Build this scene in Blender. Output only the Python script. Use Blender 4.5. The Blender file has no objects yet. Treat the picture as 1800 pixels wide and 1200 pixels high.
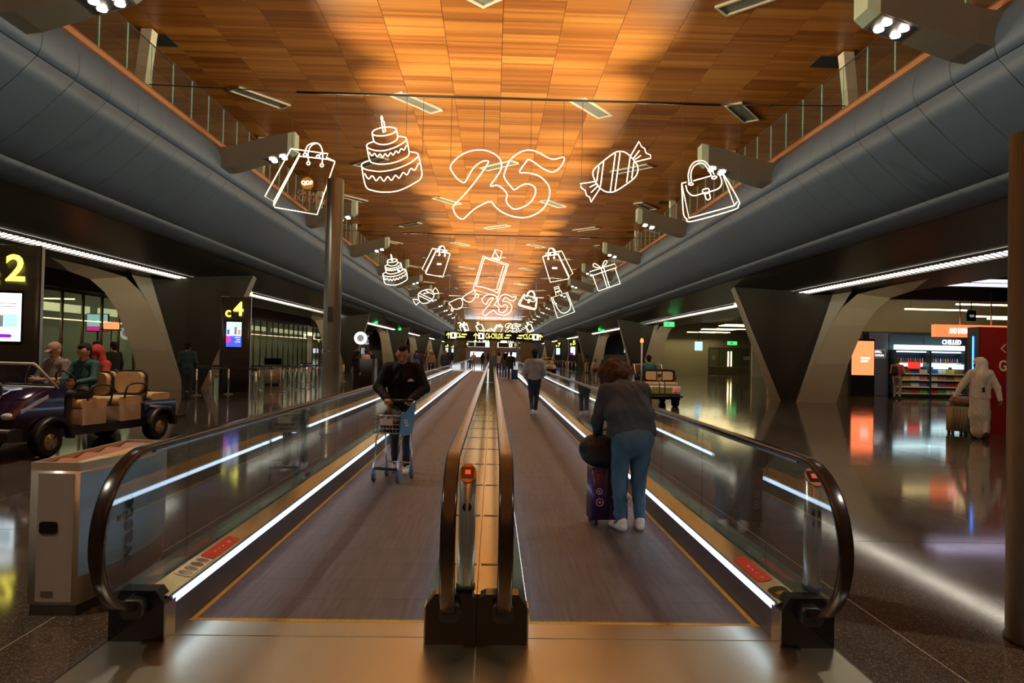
import bpy, math, random
import numpy as np
from mathutils import Vector, Matrix
R = math.radians
random.seed(7)
SC = bpy.context.scene
COL = SC.collection

# ------------------------------------------------------------------ camera
FPX, CAMH = 1250.0, 1.65
VPX, VPY = 866.0, 621.0            # vanishing point of the hall axis in the 1800x1200 frame
ROLL = R(1.2)
def _basis():
    # image offsets of the vanishing point, with the roll taken out
    dx, dy = VPX-900.0, 600.0-VPY
    c, s = math.cos(ROLL), math.sin(ROLL)
    ux, uy = dx*c-dy*s, dx*s+dy*c
    yaw = math.atan2(-ux, FPX); pitch = math.atan2(-uy, math.hypot(FPX, ux))
    w = Vector((math.sin(yaw)*math.cos(pitch), math.cos(yaw)*math.cos(pitch), math.sin(pitch)))
    r0 = Vector((math.cos(yaw), -math.sin(yaw), 0)); u0 = r0.cross(w)
    return r0*c+u0*s, u0*c-r0*s, w
CR, CU, CW = _basis()
CAMP = Vector((0, 0, CAMH))
cam_d = bpy.data.cameras.new('camera'); cam = bpy.data.objects.new('camera', cam_d); COL.objects.link(cam)
cam_d.sensor_width = 36; cam_d.lens = FPX/1800*36; cam_d.clip_start = .05; cam_d.clip_end = 600
cam.matrix_world = Matrix((( CR.x, CU.x, -CW.x, CAMP.x), (CR.y, CU.y, -CW.y, CAMP.y), (CR.z, CU.z, -CW.z, CAMP.z), (0, 0, 0, 1)))
SC.camera = cam
def ray(x, y): return CW*FPX+CR*(x-900.0)+CU*(600.0-y)
def at_depth(x, y, d):
    r = ray(x, y); return CAMP+r*(d/r.y)
def on_floor(x, y, z=0.0):
    r = ray(x, y); return CAMP+r*((z-CAMH)/r.z)
def at_side(x, y, X):
    r = ray(x, y); return CAMP+r*(X/r.x)
# ------------------------------------------------------------------ world, exposure
W = bpy.data.worlds.new('world'); SC.world = W; W.use_nodes = True
W.node_tree.nodes['Background'].inputs[0].default_value = (.30, .36, .48, 1)
W.node_tree.nodes['Background'].inputs[1].default_value = .10
SC.view_settings.view_transform = 'Standard'; SC.view_settings.look = 'None'
SC.view_settings.exposure = 0.0; SC.view_settings.gamma = 1.0
SC.view_settings.use_curve_mapping = False
SC.cycles.sample_clamp_indirect = 3.0
SC.cycles.max_bounces = 6; SC.cycles.diffuse_bounces = 3; SC.cycles.glossy_bounces = 4; SC.cycles.adaptive_threshold = .05; SC.cycles.transparent_max_bounces = 14
HC, WC = .08, -.06                 # centre line of the hall and of the pair of walkways
Y_BACK, Y_END = -16.0, 190.0
ARM_Y = [11.35+9.03*k for k in range(-2, 20)]
ORD = ['first', 'second', 'third', 'fourth', 'fifth', 'sixth', 'seventh', 'eighth', 'ninth', 'tenth', 'eleventh', 'twelfth', 'thirteenth', 'fourteenth', 'fifteenth', 'sixteenth', 'seventeenth', 'eighteenth', 'nineteenth', 'twentieth']
V_Y = [28.0+29.4*k for k in range(-1, 6)]

def lamp(name, kind, loc, target, power, color, size=.3, spot=None, blend=.6):
    l = bpy.data.lights.new(name, kind); l.energy = power; l.color = color
    if kind == 'AREA':
        l.shape = 'RECTANGLE'; l.size, l.size_y = size if isinstance(size, tuple) else (size, size)
    else: l.shadow_soft_size = size
    if spot: l.spot_size = R(spot); l.spot_blend = blend
    o = bpy.data.objects.new(name, l); COL.objects.link(o); o.location = loc
    d = Vector(target)-Vector(loc); o.rotation_euler = d.to_track_quat('-Z', 'Y').to_euler()
    return o
UP_COL, DN_COL = (1, .85, .54), (1, .90, .74)
UP_POW, DN_POW = 2800, 1000
for k, yy in enumerate(ARM_Y):     # floodlights on the sides of the lamp arms wash the wood ceiling, spots below light the floor
    for s in (-1, 1):
        for e in (-1, 1):
            lamp('arm_uplight', 'SPOT', (HC+s*5.65, yy+e*.42, 6.95), (HC-s*1.4, yy+e*3.6, 10.0), UP_POW, UP_COL, .12, 94, 1.0)
        lamp('arm_downlight', 'SPOT', (HC+s*5.9, yy, 6.98), (HC+s*4.4, yy, 0), DN_POW, DN_COL, .12, 100, .9)

# ------------------------------------------------------------------ materials
MAT = {}
def nodes_of(name):
    m = bpy.data.materials.new(name); m.use_nodes = True; MAT[name] = m
    nt = m.node_tree; b = nt.nodes['Principled BSDF']
    return m, nt, b
def lin(c): return tuple(((v/255)/12.92 if v/255 <= .04045 else ((v/255+.055)/1.055)**2.4) for v in c)
def M(name, col, rough=.5, metal=0.0, emit=0.0, var=.10, vs=6.0, bump=0.0, bs=60.0, spec=.5, coat=0.0, ecol=None, stretch=None):
    if name in MAT: return MAT[name]
    m, nt, b = nodes_of(name); N, L = nt.nodes, nt.links
    col = tuple(col); b.inputs['Roughness'].default_value = rough; b.inputs['Metallic'].default_value = metal
    b.inputs['Specular IOR Level'].default_value = spec; b.inputs['Coat Weight'].default_value = coat
    tc = N.new('ShaderNodeTexCoord'); mp = N.new('ShaderNodeMapping'); L.new(tc.outputs['Object'], mp.inputs[0])
    if stretch: mp.inputs['Scale'].default_value = stretch
    nz = N.new('ShaderNodeTexNoise'); nz.inputs['Scale'].default_value = vs; nz.inputs['Detail'].default_value = 3
    L.new(mp.outputs[0], nz.inputs[0])
    mx = N.new('ShaderNodeMix'); mx.data_type = 'RGBA'; L.new(nz.outputs[0], mx.inputs[0])
    mx.inputs[6].default_value = tuple(max(0, c*(1-2*var)) for c in col)+(1,)
    mx.inputs[7].default_value = tuple(min(1, c*(1+2*var)) for c in col)+(1,)
    L.new(mx.outputs[2], b.inputs['Base Color'])
    if emit:
        b.inputs['Emission Color'].default_value = tuple(ecol or col)+(1,); b.inputs['Emission Strength'].default_value = emit
    if bump:
        n2 = N.new('ShaderNodeTexNoise'); n2.inputs['Scale'].default_value = bs; n2.inputs['Detail'].default_value = 4
        L.new(mp.outputs[0], n2.inputs[0]); bp = N.new('ShaderNodeBump'); bp.inputs['Strength'].default_value = bump
        bp.inputs['Distance'].default_value = .02; L.new(n2.outputs[0], bp.inputs['Height']); L.new(bp.outputs[0], b.inputs['Normal'])
    return m
def math_node(N, L, op, a, b=None, c=None):
    n = N.new('ShaderNodeMath'); n.operation = op
    for i, v in enumerate((a, b, c)):
        if v is None: continue
        if isinstance(v, (int, float)): n.inputs[i].default_value = v
        else: L.new(v, n.inputs[i])
    return n.outputs[0]
def ramp(N, L, fac, stops):
    r = N.new('ShaderNodeValToRGB'); L.new(fac, r.inputs[0]); e = r.color_ramp.elements
    while len(e) < len(stops): e.new(.5)
    for el, (p, c) in zip(e, stops): el.position = p; el.color = tuple(c)+(1,)
    return r.outputs[0]
def wood_ceiling():
    m, nt, b = nodes_of('veneer_ceiling'); N, L = nt.nodes, nt.links
    g = N.new('ShaderNodeNewGeometry'); sp = N.new('ShaderNodeSeparateXYZ'); L.new(g.outputs['Position'], sp.inputs[0])
    x, y = sp.outputs[0], sp.outputs[1]
    ci = math_node(N, L, 'FLOOR', math_node(N, L, 'DIVIDE', math_node(N, L, 'ADD', x, 60.0-HC), 1.5))
    def band(step, seed):
        off = math_node(N, L, 'MULTIPLY', ci, .377+seed)
        r = math_node(N, L, 'FLOOR', math_node(N, L, 'ADD', math_node(N, L, 'DIVIDE', y, step), off))
        cb = N.new('ShaderNodeCombineXYZ'); L.new(ci, cb.inputs[0]); L.new(r, cb.inputs[1]); cb.inputs[2].default_value = seed
        w = N.new('ShaderNodeTexWhiteNoise'); L.new(cb.outputs[0], w.inputs[0]); return w.outputs[0]
    b1, b2, b3 = band(1.9, .1), band(.46, .37), band(.115, .71)
    nz = N.new('ShaderNodeTexNoise'); mp = N.new('ShaderNodeMapping'); L.new(g.outputs['Position'], mp.inputs[0])
    mp.inputs['Scale'].default_value = (1.2, 26, 1); L.new(mp.outputs[0], nz.inputs[0]); nz.inputs['Scale'].default_value = 1.5; nz.inputs['Detail'].default_value = 5
    t = math_node(N, L, 'ADD', math_node(N, L, 'MULTIPLY', b1, .15), math_node(N, L, 'MULTIPLY', b2, .34))
    t = math_node(N, L, 'ADD', t, math_node(N, L, 'MULTIPLY', b3, .27))
    t = math_node(N, L, 'ADD', t, math_node(N, L, 'MULTIPLY', nz.outputs[0], .24))
    c = ramp(N, L, t, [(.0, (.115, .032, .006)), (.4, (.30, .098, .018)), (.62, (.43, .165, .032)), (1, (.60, .27, .062))])
    L.new(c, b.inputs['Base Color']); b.inputs['Roughness'].default_value = .38; b.inputs['Specular IOR Level'].default_value = .35
    gr = math_node(N, L, 'FRACT', math_node(N, L, 'DIVIDE', y, .115))
    gl = math_node(N, L, 'GREATER_THAN', gr, .9)
    bp = N.new('ShaderNodeBump'); bp.inputs['Strength'].default_value = .35; bp.inputs['Distance'].default_value = .01; bp.invert = True
    L.new(gl, bp.inputs['Height']); L.new(bp.outputs[0], b.inputs['Normal'])
wood_ceiling()
def terrazzo():
    m, nt, b = nodes_of('terrazzo'); N, L = nt.nodes, nt.links
    g = N.new('ShaderNodeNewGeometry')
    v = N.new('ShaderNodeTexVoronoi'); v.inputs['Scale'].default_value = 150; L.new(g.outputs['Position'], v.inputs['Vector'])
    sp = N.new('ShaderNodeSeparateColor'); L.new(v.outputs['Color'], sp.inputs[0])
    c = ramp(N, L, sp.outputs[0], [(0, (.030, .022, .016)), (.55, (.064, .048, .036)), (.86, (.10, .078, .06)), (.97, (.16, .13, .10))])
    oi = N.new('ShaderNodeObjectInfo'); mv = math_node(N, L, 'ADD', math_node(N, L, 'MULTIPLY', oi.outputs['Random'], .18), .9)
    mx = N.new('ShaderNodeMix'); mx.data_type = 'RGBA'; mx.blend_type = 'MULTIPLY'; mx.inputs[0].default_value = 1
    L.new(c, mx.inputs[6]); L.new(mv, mx.inputs[7]); L.new(mx.outputs[2], b.inputs['Base Color'])
    nz = N.new('ShaderNodeTexNoise'); nz.inputs['Scale'].default_value = 1.7; nz.inputs['Detail'].default_value = 4; L.new(g.outputs['Position'], nz.inputs[0])
    rr = N.new('ShaderNodeMapRange'); L.new(nz.outputs[0], rr.inputs[0]); rr.inputs[3].default_value = .05; rr.inputs[4].default_value = .115
    L.new(rr.outputs[0], b.inputs['Roughness']); b.inputs['Specular IOR Level'].default_value = .75
terrazzo()
def pallet_mat():
    m, nt, b = nodes_of('ribbed_pallet'); N, L = nt.nodes, nt.links
    g = N.new('ShaderNodeNewGeometry'); sp = N.new('ShaderNodeSeparateXYZ'); L.new(g.outputs['Position'], sp.inputs[0])
    fr = math_node(N, L, 'FRACT', math_node(N, L, 'DIVIDE', sp.outputs[0], .0105))
    st = math_node(N, L, 'PINGPONG', fr, .5)
    nz = N.new('ShaderNodeTexNoise'); mp = N.new('ShaderNodeMapping'); mp.inputs['Scale'].default_value = (7, .35, 1); L.new(g.outputs['Position'], mp.inputs[0]); L.new(mp.outputs[0], nz.inputs[0]); nz.inputs['Detail'].default_value = 4
    t = math_node(N, L, 'ADD', math_node(N, L, 'MULTIPLY', st, .95), math_node(N, L, 'MULTIPLY', nz.outputs[0], .5))
    c = ramp(N, L, t, [(.15, (.022, .02, .021)), (.55, (.115, .105, .108)), (.95, (.24, .22, .22))])
    L.new(c, b.inputs['Base Color']); b.inputs['Roughness'].default_value = .48; b.inputs['Metallic'].default_value = .35
    bp = N.new('ShaderNodeBump'); bp.inputs['Strength'].default_value = .5; bp.inputs['Distance'].default_value = .006
    L.new(st, bp.inputs['Height']); L.new(bp.outputs[0], b.inputs['Normal'])
pallet_mat()
def glass_mat(name, tint, rough=0.0, ior=1.5):
    m = bpy.data.materials.new(name); m.use_nodes = True; MAT[name] = m; N, L = m.node_tree.nodes, m.node_tree.links
    N.remove(N['Principled BSDF']); out = N['Material Output']
    t = N.new('ShaderNodeBsdfTransparent'); t.inputs[0].default_value = tint+(1,)
    gl = N.new('ShaderNodeBsdfGlossy'); gl.inputs['Roughness'].default_value = rough; gl.inputs[0].default_value = (.95, .97, 1, 1)
    fr = N.new('ShaderNodeFresnel'); ge_ = N.new('ShaderNodeNewGeometry')
    mr = N.new('ShaderNodeMapRange'); L.new(ge_.outputs['Backfacing'], mr.inputs[0]); mr.inputs[3].default_value = ior; mr.inputs[4].default_value = 1/ior; L.new(mr.outputs[0], fr.inputs[0])
    mx = N.new('ShaderNodeMixShader'); L.new(fr.outputs[0], mx.inputs[0]); L.new(t.outputs[0], mx.inputs[1]); L.new(gl.outputs[0], mx.inputs[2])
    L.new(mx.outputs[0], out.inputs[0])
glass_mat('clear_glass', (.86, .90, .88), 0, 1.55)
glass_mat('lounge_glass', (.62, .70, .64), 0.02, 1.5)
def brushed(name, col, rough, stretch, var=.08):
    return M(name, col, rough, 1.0, var=var, vs=3, stretch=stretch)
M('bulge_metal', (.060, .090, .142), .55, .0, var=.04, vs=.6)  # blue of the cool light on the panels is put into this colour
M('bulge_seam', (.02, .022, .025), .6)
M('copper_ledge', (.34, .16, .085), .38, .55, var=.06)
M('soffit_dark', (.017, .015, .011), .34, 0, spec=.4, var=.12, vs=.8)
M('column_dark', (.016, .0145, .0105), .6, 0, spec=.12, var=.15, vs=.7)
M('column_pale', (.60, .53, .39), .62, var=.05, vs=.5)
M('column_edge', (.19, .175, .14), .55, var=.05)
M('plaster_white', (.62, .56, .47), .7)
M('dark_wall', (.055, .045, .034), .6, var=.15, vs=1)
M('beige_wall', (.40, .32, .20), .6, var=.06, vs=1)
M('arm_metal', (.19, .17, .14), .42, .3, var=.04)
M('black', (.012, .012, .013), .45)
M('black_gloss', (.008, .008, .009), .10, spec=.6)
M('black_matte', (.02, .02, .021), .75)
M('grout', (.34, .31, .27), .4)
M('fixture_frame', (.62, .56, .44), .5)
M('fixture_inner', (.16, .155, .13), .6)
M('lamp_warm', (1, .93, .80), emit=6.5, ecol=(1, .90, .74))
M('spot_lens', (1, .95, .85), emit=30, ecol=(1, .88, .70))
M('lamp_yellow', (1, .8, .45), emit=6, ecol=(1, .76, .36))
M('lamp_violet', (.8, .75, 1), emit=2.2, ecol=(.78, .70, 1))
M('neon', (1, .97, .82), emit=2.6, ecol=(1, .90, .58))
M('led_blue_white', (.85, .93, 1), emit=4, ecol=(.58, .77, 1))
M('wire', (.03, .025, .02), .5)
M('steel', (.52, .50, .46), .26, 1.0, var=.05)
M('steel_dark', (.22, .215, .20), .3, 1.0, var=.06)
M('chrome', (.72, .72, .72), .12, 1.0, var=.03)
M('skin_a', (.50, .24, .15), .55); M('skin_b', (.20, .095, .055), .55); M('skin_c', (.45, .26, .17), .55)
M('hair_black', (.010, .008, .007), .7, spec=.2, bump=.6, bs=90); M('hair_brown', (.075, .026, .012), .7, bump=1.0, bs=55, var=.3, vs=30)
M('yellow_paint', (.62, .40, .03), .5)

# ------------------------------------------------------------------ mesh helpers
class MB:
    def __init__(s): s.v, s.f, s.m, s.cur, s.sm = [], [], [], 0, []
    def face(s, idx, smooth=False): s.f.append(tuple(idx)); s.m.append(s.cur); s.sm.append(smooth)
    def poly(s, pts): b = len(s.v); s.v += [tuple(p) for p in pts]; s.face(range(b, b+len(pts))); return s
    def box(s, x0, x1, y0, y1, z0, z1):
        b = len(s.v); s.v += [(x, y, z) for z in (z0, z1) for y in (y0, y1) for x in (x0, x1)]
        for q in ((0, 2, 3, 1), (4, 5, 7, 6), (0, 1, 5, 4), (2, 6, 7, 3), (0, 4, 6, 2), (1, 3, 7, 5)): s.face([b+i for i in q])
        return s
    def prism(s, poly, axis, a, b, smooth=False):
        """poly in the two other axes (x: y,z; y: x,z; z: x,y), extruded a..b along axis"""
        def pt(p, t): return {'x': (t, p[0], p[1]), 'y': (p[0], t, p[1]), 'z': (p[0], p[1], t)}[axis]
        n = len(poly); o = len(s.v); s.v += [pt(p, a) for p in poly]+[pt(p, b) for p in poly]
        ar = sum(poly[i][0]*poly[(i+1) % n][1]-poly[(i+1) % n][0]*poly[i][1] for i in range(n))
        flip = (ar < 0) ^ (axis == 'y') ^ (b < a)
        F = (lambda q: s.face(q[::-1], False)) if flip else (lambda q: s.face(q, False))
        F(list(range(o+n-1, o-1, -1))); F(list(range(o+n, o+2*n)))
        for i in range(n):
            j = (i+1) % n; q = [o+i, o+j, o+n+j, o+n+i]
            s.face(q[::-1] if flip else q, smooth)
        return s
    def rbox(s, x0, x1, y0, y1, z0, z1, r=.02, axis='z', n=3, smooth=True):
        a = {'x': (y0, y1, z0, z1, x0, x1), 'y': (x0, x1, z0, z1, y0, y1), 'z': (x0, x1, y0, y1, z0, z1)}[axis]
        r = min(r, abs(a[1]-a[0])/2.01, abs(a[3]-a[2])/2.01)
        poly = []
        for cx, cy, st in ((a[1]-r, a[3]-r, 0), (a[0]+r, a[3]-r, 90), (a[0]+r, a[2]+r, 180), (a[1]-r, a[2]+r, 270)):
            for k in range(n+1):
                t = R(st+90*k/n); poly.append((cx+r*math.cos(t), cy+r*math.sin(t)))
        return s.prism(poly, axis, a[4], a[5], smooth)
    def tube(s, path, r, n=8, closed=False, caps=True, ry=None):
        P = [Vector(p) for p in path]; m = len(P); rs = r if isinstance(r, (list, tuple)) else [r]*m
        rings = []; up = None
        for i, p in enumerate(P):
            if closed: t = P[(i+1) % m]-P[i-1]
            else: t = P[min(i+1, m-1)]-P[max(i-1, 0)]
            if t.length < 1e-9: t = Vector((0, 0, 1))
            t.normalize()
            if up is None:
                up = Vector((0, 0, 1)) if abs(t.z) < .9 else Vector((1, 0, 0))
            a = up-t*up.dot(t)
            if a.length < 1e-6: a = t.orthogonal()
            a.normalize(); up = a; c = t.cross(a)
            b = len(s.v); rings.append(b)
            for k in range(n):
                th = 2*math.pi*k/n; s.v.append(tuple(p+a*(rs[i]*math.cos(th))+c*((ry or 1)*rs[i]*math.sin(th))))
        for i in range(m if closed else m-1):
            a, b = rings[i], rings[(i+1) % m]
            for k in range(n):
                j = (k+1) % n; s.face((a+k, a+j, b+j, b+k), n > 4)
        if caps and not closed:
            s.face([rings[0]+k for k in range(n)][::-1]); s.face([rings[-1]+k for k in range(n)])
        return s
    def cyl(s, p0, p1, r0, r1=None, n=16): return s.tube([p0, p1], [r0, r0 if r1 is None else r1], n)
    def lathe(s, prof, c=(0, 0, 0), n=20, axis='z'):
        """prof: (radius, height) pairs about an axis through c"""
        rings = []
        for r, h in prof:
            b = len(s.v); rings.append(b)
            for k in range(n):
                t = 2*math.pi*k/n; a, d = r*math.cos(t), r*math.sin(t)
                s.v.append({'z': (c[0]+a, c[1]+d, c[2]+h), 'x': (c[0]+h, c[1]+a, c[2]+d), 'y': (c[0]+d, c[1]+h, c[2]+a)}[axis])
        for a, b in zip(rings, rings[1:]):
            for k in range(n): j = (k+1) % n; s.face((a+k, a+j, b+j, b+k), True)
        s.face([rings[0]+k for k in range(n)][::-1]); s.face([rings[-1]+k for k in range(n)])
        return s
    def ell(s, c, r, n=12, m=8):
        return s.lathe_ell(c, r, n, m)
    def lathe_ell(s, c, r, n, m):
        rings = []
        for i in range(m+1):
            ph = math.pi*(i/m)-math.pi/2; rr, h = max(math.cos(ph), .02), math.sin(ph); b = len(s.v); rings.append(b)
            for k in range(n):
                t = 2*math.pi*k/n; s.v.append((c[0]+r[0]*rr*math.cos(t), c[1]+r[1]*rr*math.sin(t), c[2]+r[2]*h))
        for a, b in zip(rings, rings[1:]):
            for k in range(n): j = (k+1) % n; s.face((a+k, a+j, b+j, b+k), True)
        s.face([rings[0]+k for k in range(n)][::-1]); s.face([rings[-1]+k for k in range(n)])
        return s
    def mesh(s, name, mats):
        me = bpy.data.meshes.new(name); me.from_pydata(s.v, [], s.f)
        for m in (mats if isinstance(mats, (list, tuple)) else [mats]): me.materials.append(MAT[m])
        me.polygons.foreach_set('material_index', s.m); me.polygons.foreach_set('use_smooth', s.sm); me.update()
        return me
    def build(s, name, mats, parent=None, world=False, loc=None, rotz=0):
        if world and parent is not None:
            inv = parent.matrix_basis.inverted(); s.v = [tuple(inv @ Vector(p)) for p in s.v]
        return link(name, s.mesh(name, mats), parent, loc, rotz)
def link(name, me, parent=None, loc=None, rotz=0):
    o = bpy.data.objects.new(name, me); COL.objects.link(o)
    if parent is not None: o.parent = parent
    if loc is not None: o.location = loc
    if rotz: o.rotation_euler = (0, 0, rotz)
    return o
def tag(o, label=None, cat=None, group=None, kind=None):
    if label: o['label'] = label
    if cat: o['category'] = cat
    if group: o['group'] = group
    if kind: o['kind'] = kind
    return o
def thing(name, label, cat, loc=(0, 0, 0), rotz=0, group=None):
    o = bpy.data.objects.new(name, None); COL.objects.link(o); o.empty_display_size = .2
    o.location = loc; o.rotation_euler = (0, 0, rotz)
    o.matrix_basis = Matrix.Translation(Vector(loc)) @ Matrix.Rotation(rotz, 4, 'Z')
    return tag(o, label, cat, group)
def dup(root, loc=None, rotz=None, label=None, group=None, scale=None, parent=None):
    c = root.copy(); COL.objects.link(c)
    if parent is not None: c.parent = parent
    if loc is not None: c.location = loc
    if rotz is not None: c.rotation_euler = (0, 0, rotz)
    if scale is not None: c.scale = (scale,)*3
    if label: c['label'] = label
    if group: c['group'] = group
    for ch in [o for o in KIDS(root)]: dup(ch, parent=c)
    return c
def KIDS(root): return list(root.children)
def struct(name, mb, mats, label=None, cat=None):
    o = mb.build(name, mats); o['kind'] = 'structure'
    return tag(o, label, cat)
def text_mesh(s, size, depth=.01, bold=0.0, align='CENTER', sx=1.0):
    c = bpy.data.curves.new('lettering', 'FONT'); c.body = s; c.size = size; c.extrude = depth; c.offset = bold*size
    c.align_x = align; c.align_y = 'CENTER'; c.resolution_u = 3
    o = bpy.data.objects.new('lettering', c); COL.objects.link(o)
    me = bpy.data.meshes.new_from_object(o.evaluated_get(bpy.context.evaluated_depsgraph_get()))
    bpy.data.objects.remove(o); bpy.data.curves.remove(c)
    if sx != 1: me.transform(Matrix.Diagonal((sx, 1, 1, 1)))
    return me
def text(name, s, size, mat, parent, loc, face='-y', depth=.004, bold=0.0, align='CENTER', sx=1.0, rot=None):
    """lettering standing upright; face: the direction its front looks"""
    me = text_mesh(s, size, depth, bold, align, sx); me.materials.clear(); me.materials.append(MAT[mat])
    o = link(name, me, parent, loc)
    o.rotation_euler = rot or {'-y': (R(90), 0, 0), '+x': (R(90), 0, R(90)), '-x': (R(90), 0, R(-90)), '+y': (R(90), 0, R(180)), '+z': (0, 0, 0)}[face]
    return o
def smooth_path(pts, k=6, closed=False):
    P = [Vector(p) for p in pts]; n = len(P); out = []
    for i in range(n if closed else n-1):
        p0 = P[i-1] if (i > 0 or closed) else P[0]; p1 = P[i]; p2 = P[(i+1) % n]; p3 = P[(i+2) % n] if (closed or i+2 < n) else P[-1]
        for j in range(k):
            t = j/k
            out.append(.5*((2*p1)+(p2-p0)*t+(2*p0-5*p1+4*p2-p3)*t*t+(3*p1-p0-3*p2+p3)*t**3))
    if not closed: out.append(P[-1])
    return out
# ------------------------------------------------------------------ floor
YF0, YF1 = Y_BACK, Y_END
fl = struct('floor', MB().box(-30, 30, YF0, YF1, -.3, -.003), ['grout'], 'dark speckled polished terrazzo floor with pale joints', 'floor')
SLX, SLY = 2.53, 4.62
xr = [1.995]+[2.5+SLX*k for k in range(0, 10)]; xl = [-2.115]+[-2.62-SLX*k for k in range(0, 10)]
slabs = {}
def slab(x0, x1, y0, y1):
    key = (round(x1-x0, 3), round(y1-y0, 3)); w, d = x1-x0-.012, y1-y0-.012
    if key not in slabs: slabs[key] = MB().box(-w/2, w/2, -d/2, d/2, -.012, 0).mesh('slab', ['terrazzo'])
    o = link('slab', slabs[key], fl, ((x0+x1)/2, (y0+y1)/2, 0)); return o
ys = [1.84+SLY*k for k in range(0, 13)]
far = MB()
for xs in (xr, xl):
    for a, b in zip(xs, xs[1:]):
        x0, x1 = min(a, b), max(a, b)
        for y0, y1 in zip(ys, ys[1:]): slab(x0, x1, y0, y1)
        far.box(x0, x1, ys[-1], YF1, -.012, 0); far.box(x0, x1, YF0, ys[0], -.012, 0)
far.box(-2.115, 1.995, 68, YF1, -.012, 0); far.box(-2.115, 1.995, YF0, 1.0, -.012, 0)
fo = far.build('slab_field', ['terrazzo'], fl); fo['kind'] = 'stuff'

# ------------------------------------------------------------------ ceiling of veneered panels
ZC = 10.0
ce = struct('ceiling', MB().box(-15, 15, YF0, YF1, ZC+.05, ZC+.35), ['black_matte'], 'orange veneered wood panel ceiling above the hall', 'ceiling')
PW, PL = 1.5, 3.4
pm = MB().box(-PW/2+.006, PW/2-.006, -PL/2+.006, PL/2-.006, 0, .05).mesh('panel', ['veneer_ceiling'])
far = MB()
for i in range(-9, 9):
    off = ((i*.377) % 1)*1.9
    for j in range(0, 15):
        link('panel', pm, ce, (HC+(i+.5)*PW, 13.2+PL*(j+.5)+off, ZC))
    far.box(HC+i*PW+.006, HC+(i+1)*PW-.006, 13.2+PL*15+off+.006, YF1, ZC, ZC+.05)
    far.box(HC+i*PW+.006, HC+(i+1)*PW-.006, YF0, 13.2+off-.006, ZC, ZC+.05)
fo = far.build('panel_field', ['veneer_ceiling'], ce); fo['kind'] = 'stuff'
# recessed fixtures lying aslant in the ceiling
def fixture_mesh():
    fr = MB(); L, Wd, t = 1.0, .29, .06
    for a in ((-L, L, -Wd, -Wd+t), (-L, L, Wd-t, Wd), (-L, -L+t, -Wd, Wd), (L-t, L, -Wd, Wd)): fr.box(a[0], a[1], a[2], a[3], -.05, .05)
    return fr.mesh('frame', ['fixture_frame']), MB().box(-L+t, L-t, -Wd+t, Wd-t, -.012, .03).mesh('recess', ['fixture_inner'])
fxm = fixture_mesh()
for r in range(-1, 15):
    yy = 16.1+7.65*r
    odd = r % 2
    for kx, x in enumerate((-7.9, -2.7, 3.15, 8.3) if odd else (-11.2, -5.6, .1, 6.0)):
        t = thing('ceiling_fixture', '%s slanted pale-framed ceiling fixture from the gate side, %s row from the walkway entrance' % (ORD[kx], ORD[r+1]), 'ceiling fixture', (x, yy, ZC-.005), R(53 if odd else -45), 'slanted fixtures in the wood ceiling')
        link('frame', fxm[0], t); link('recess', fxm[1], t)

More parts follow.
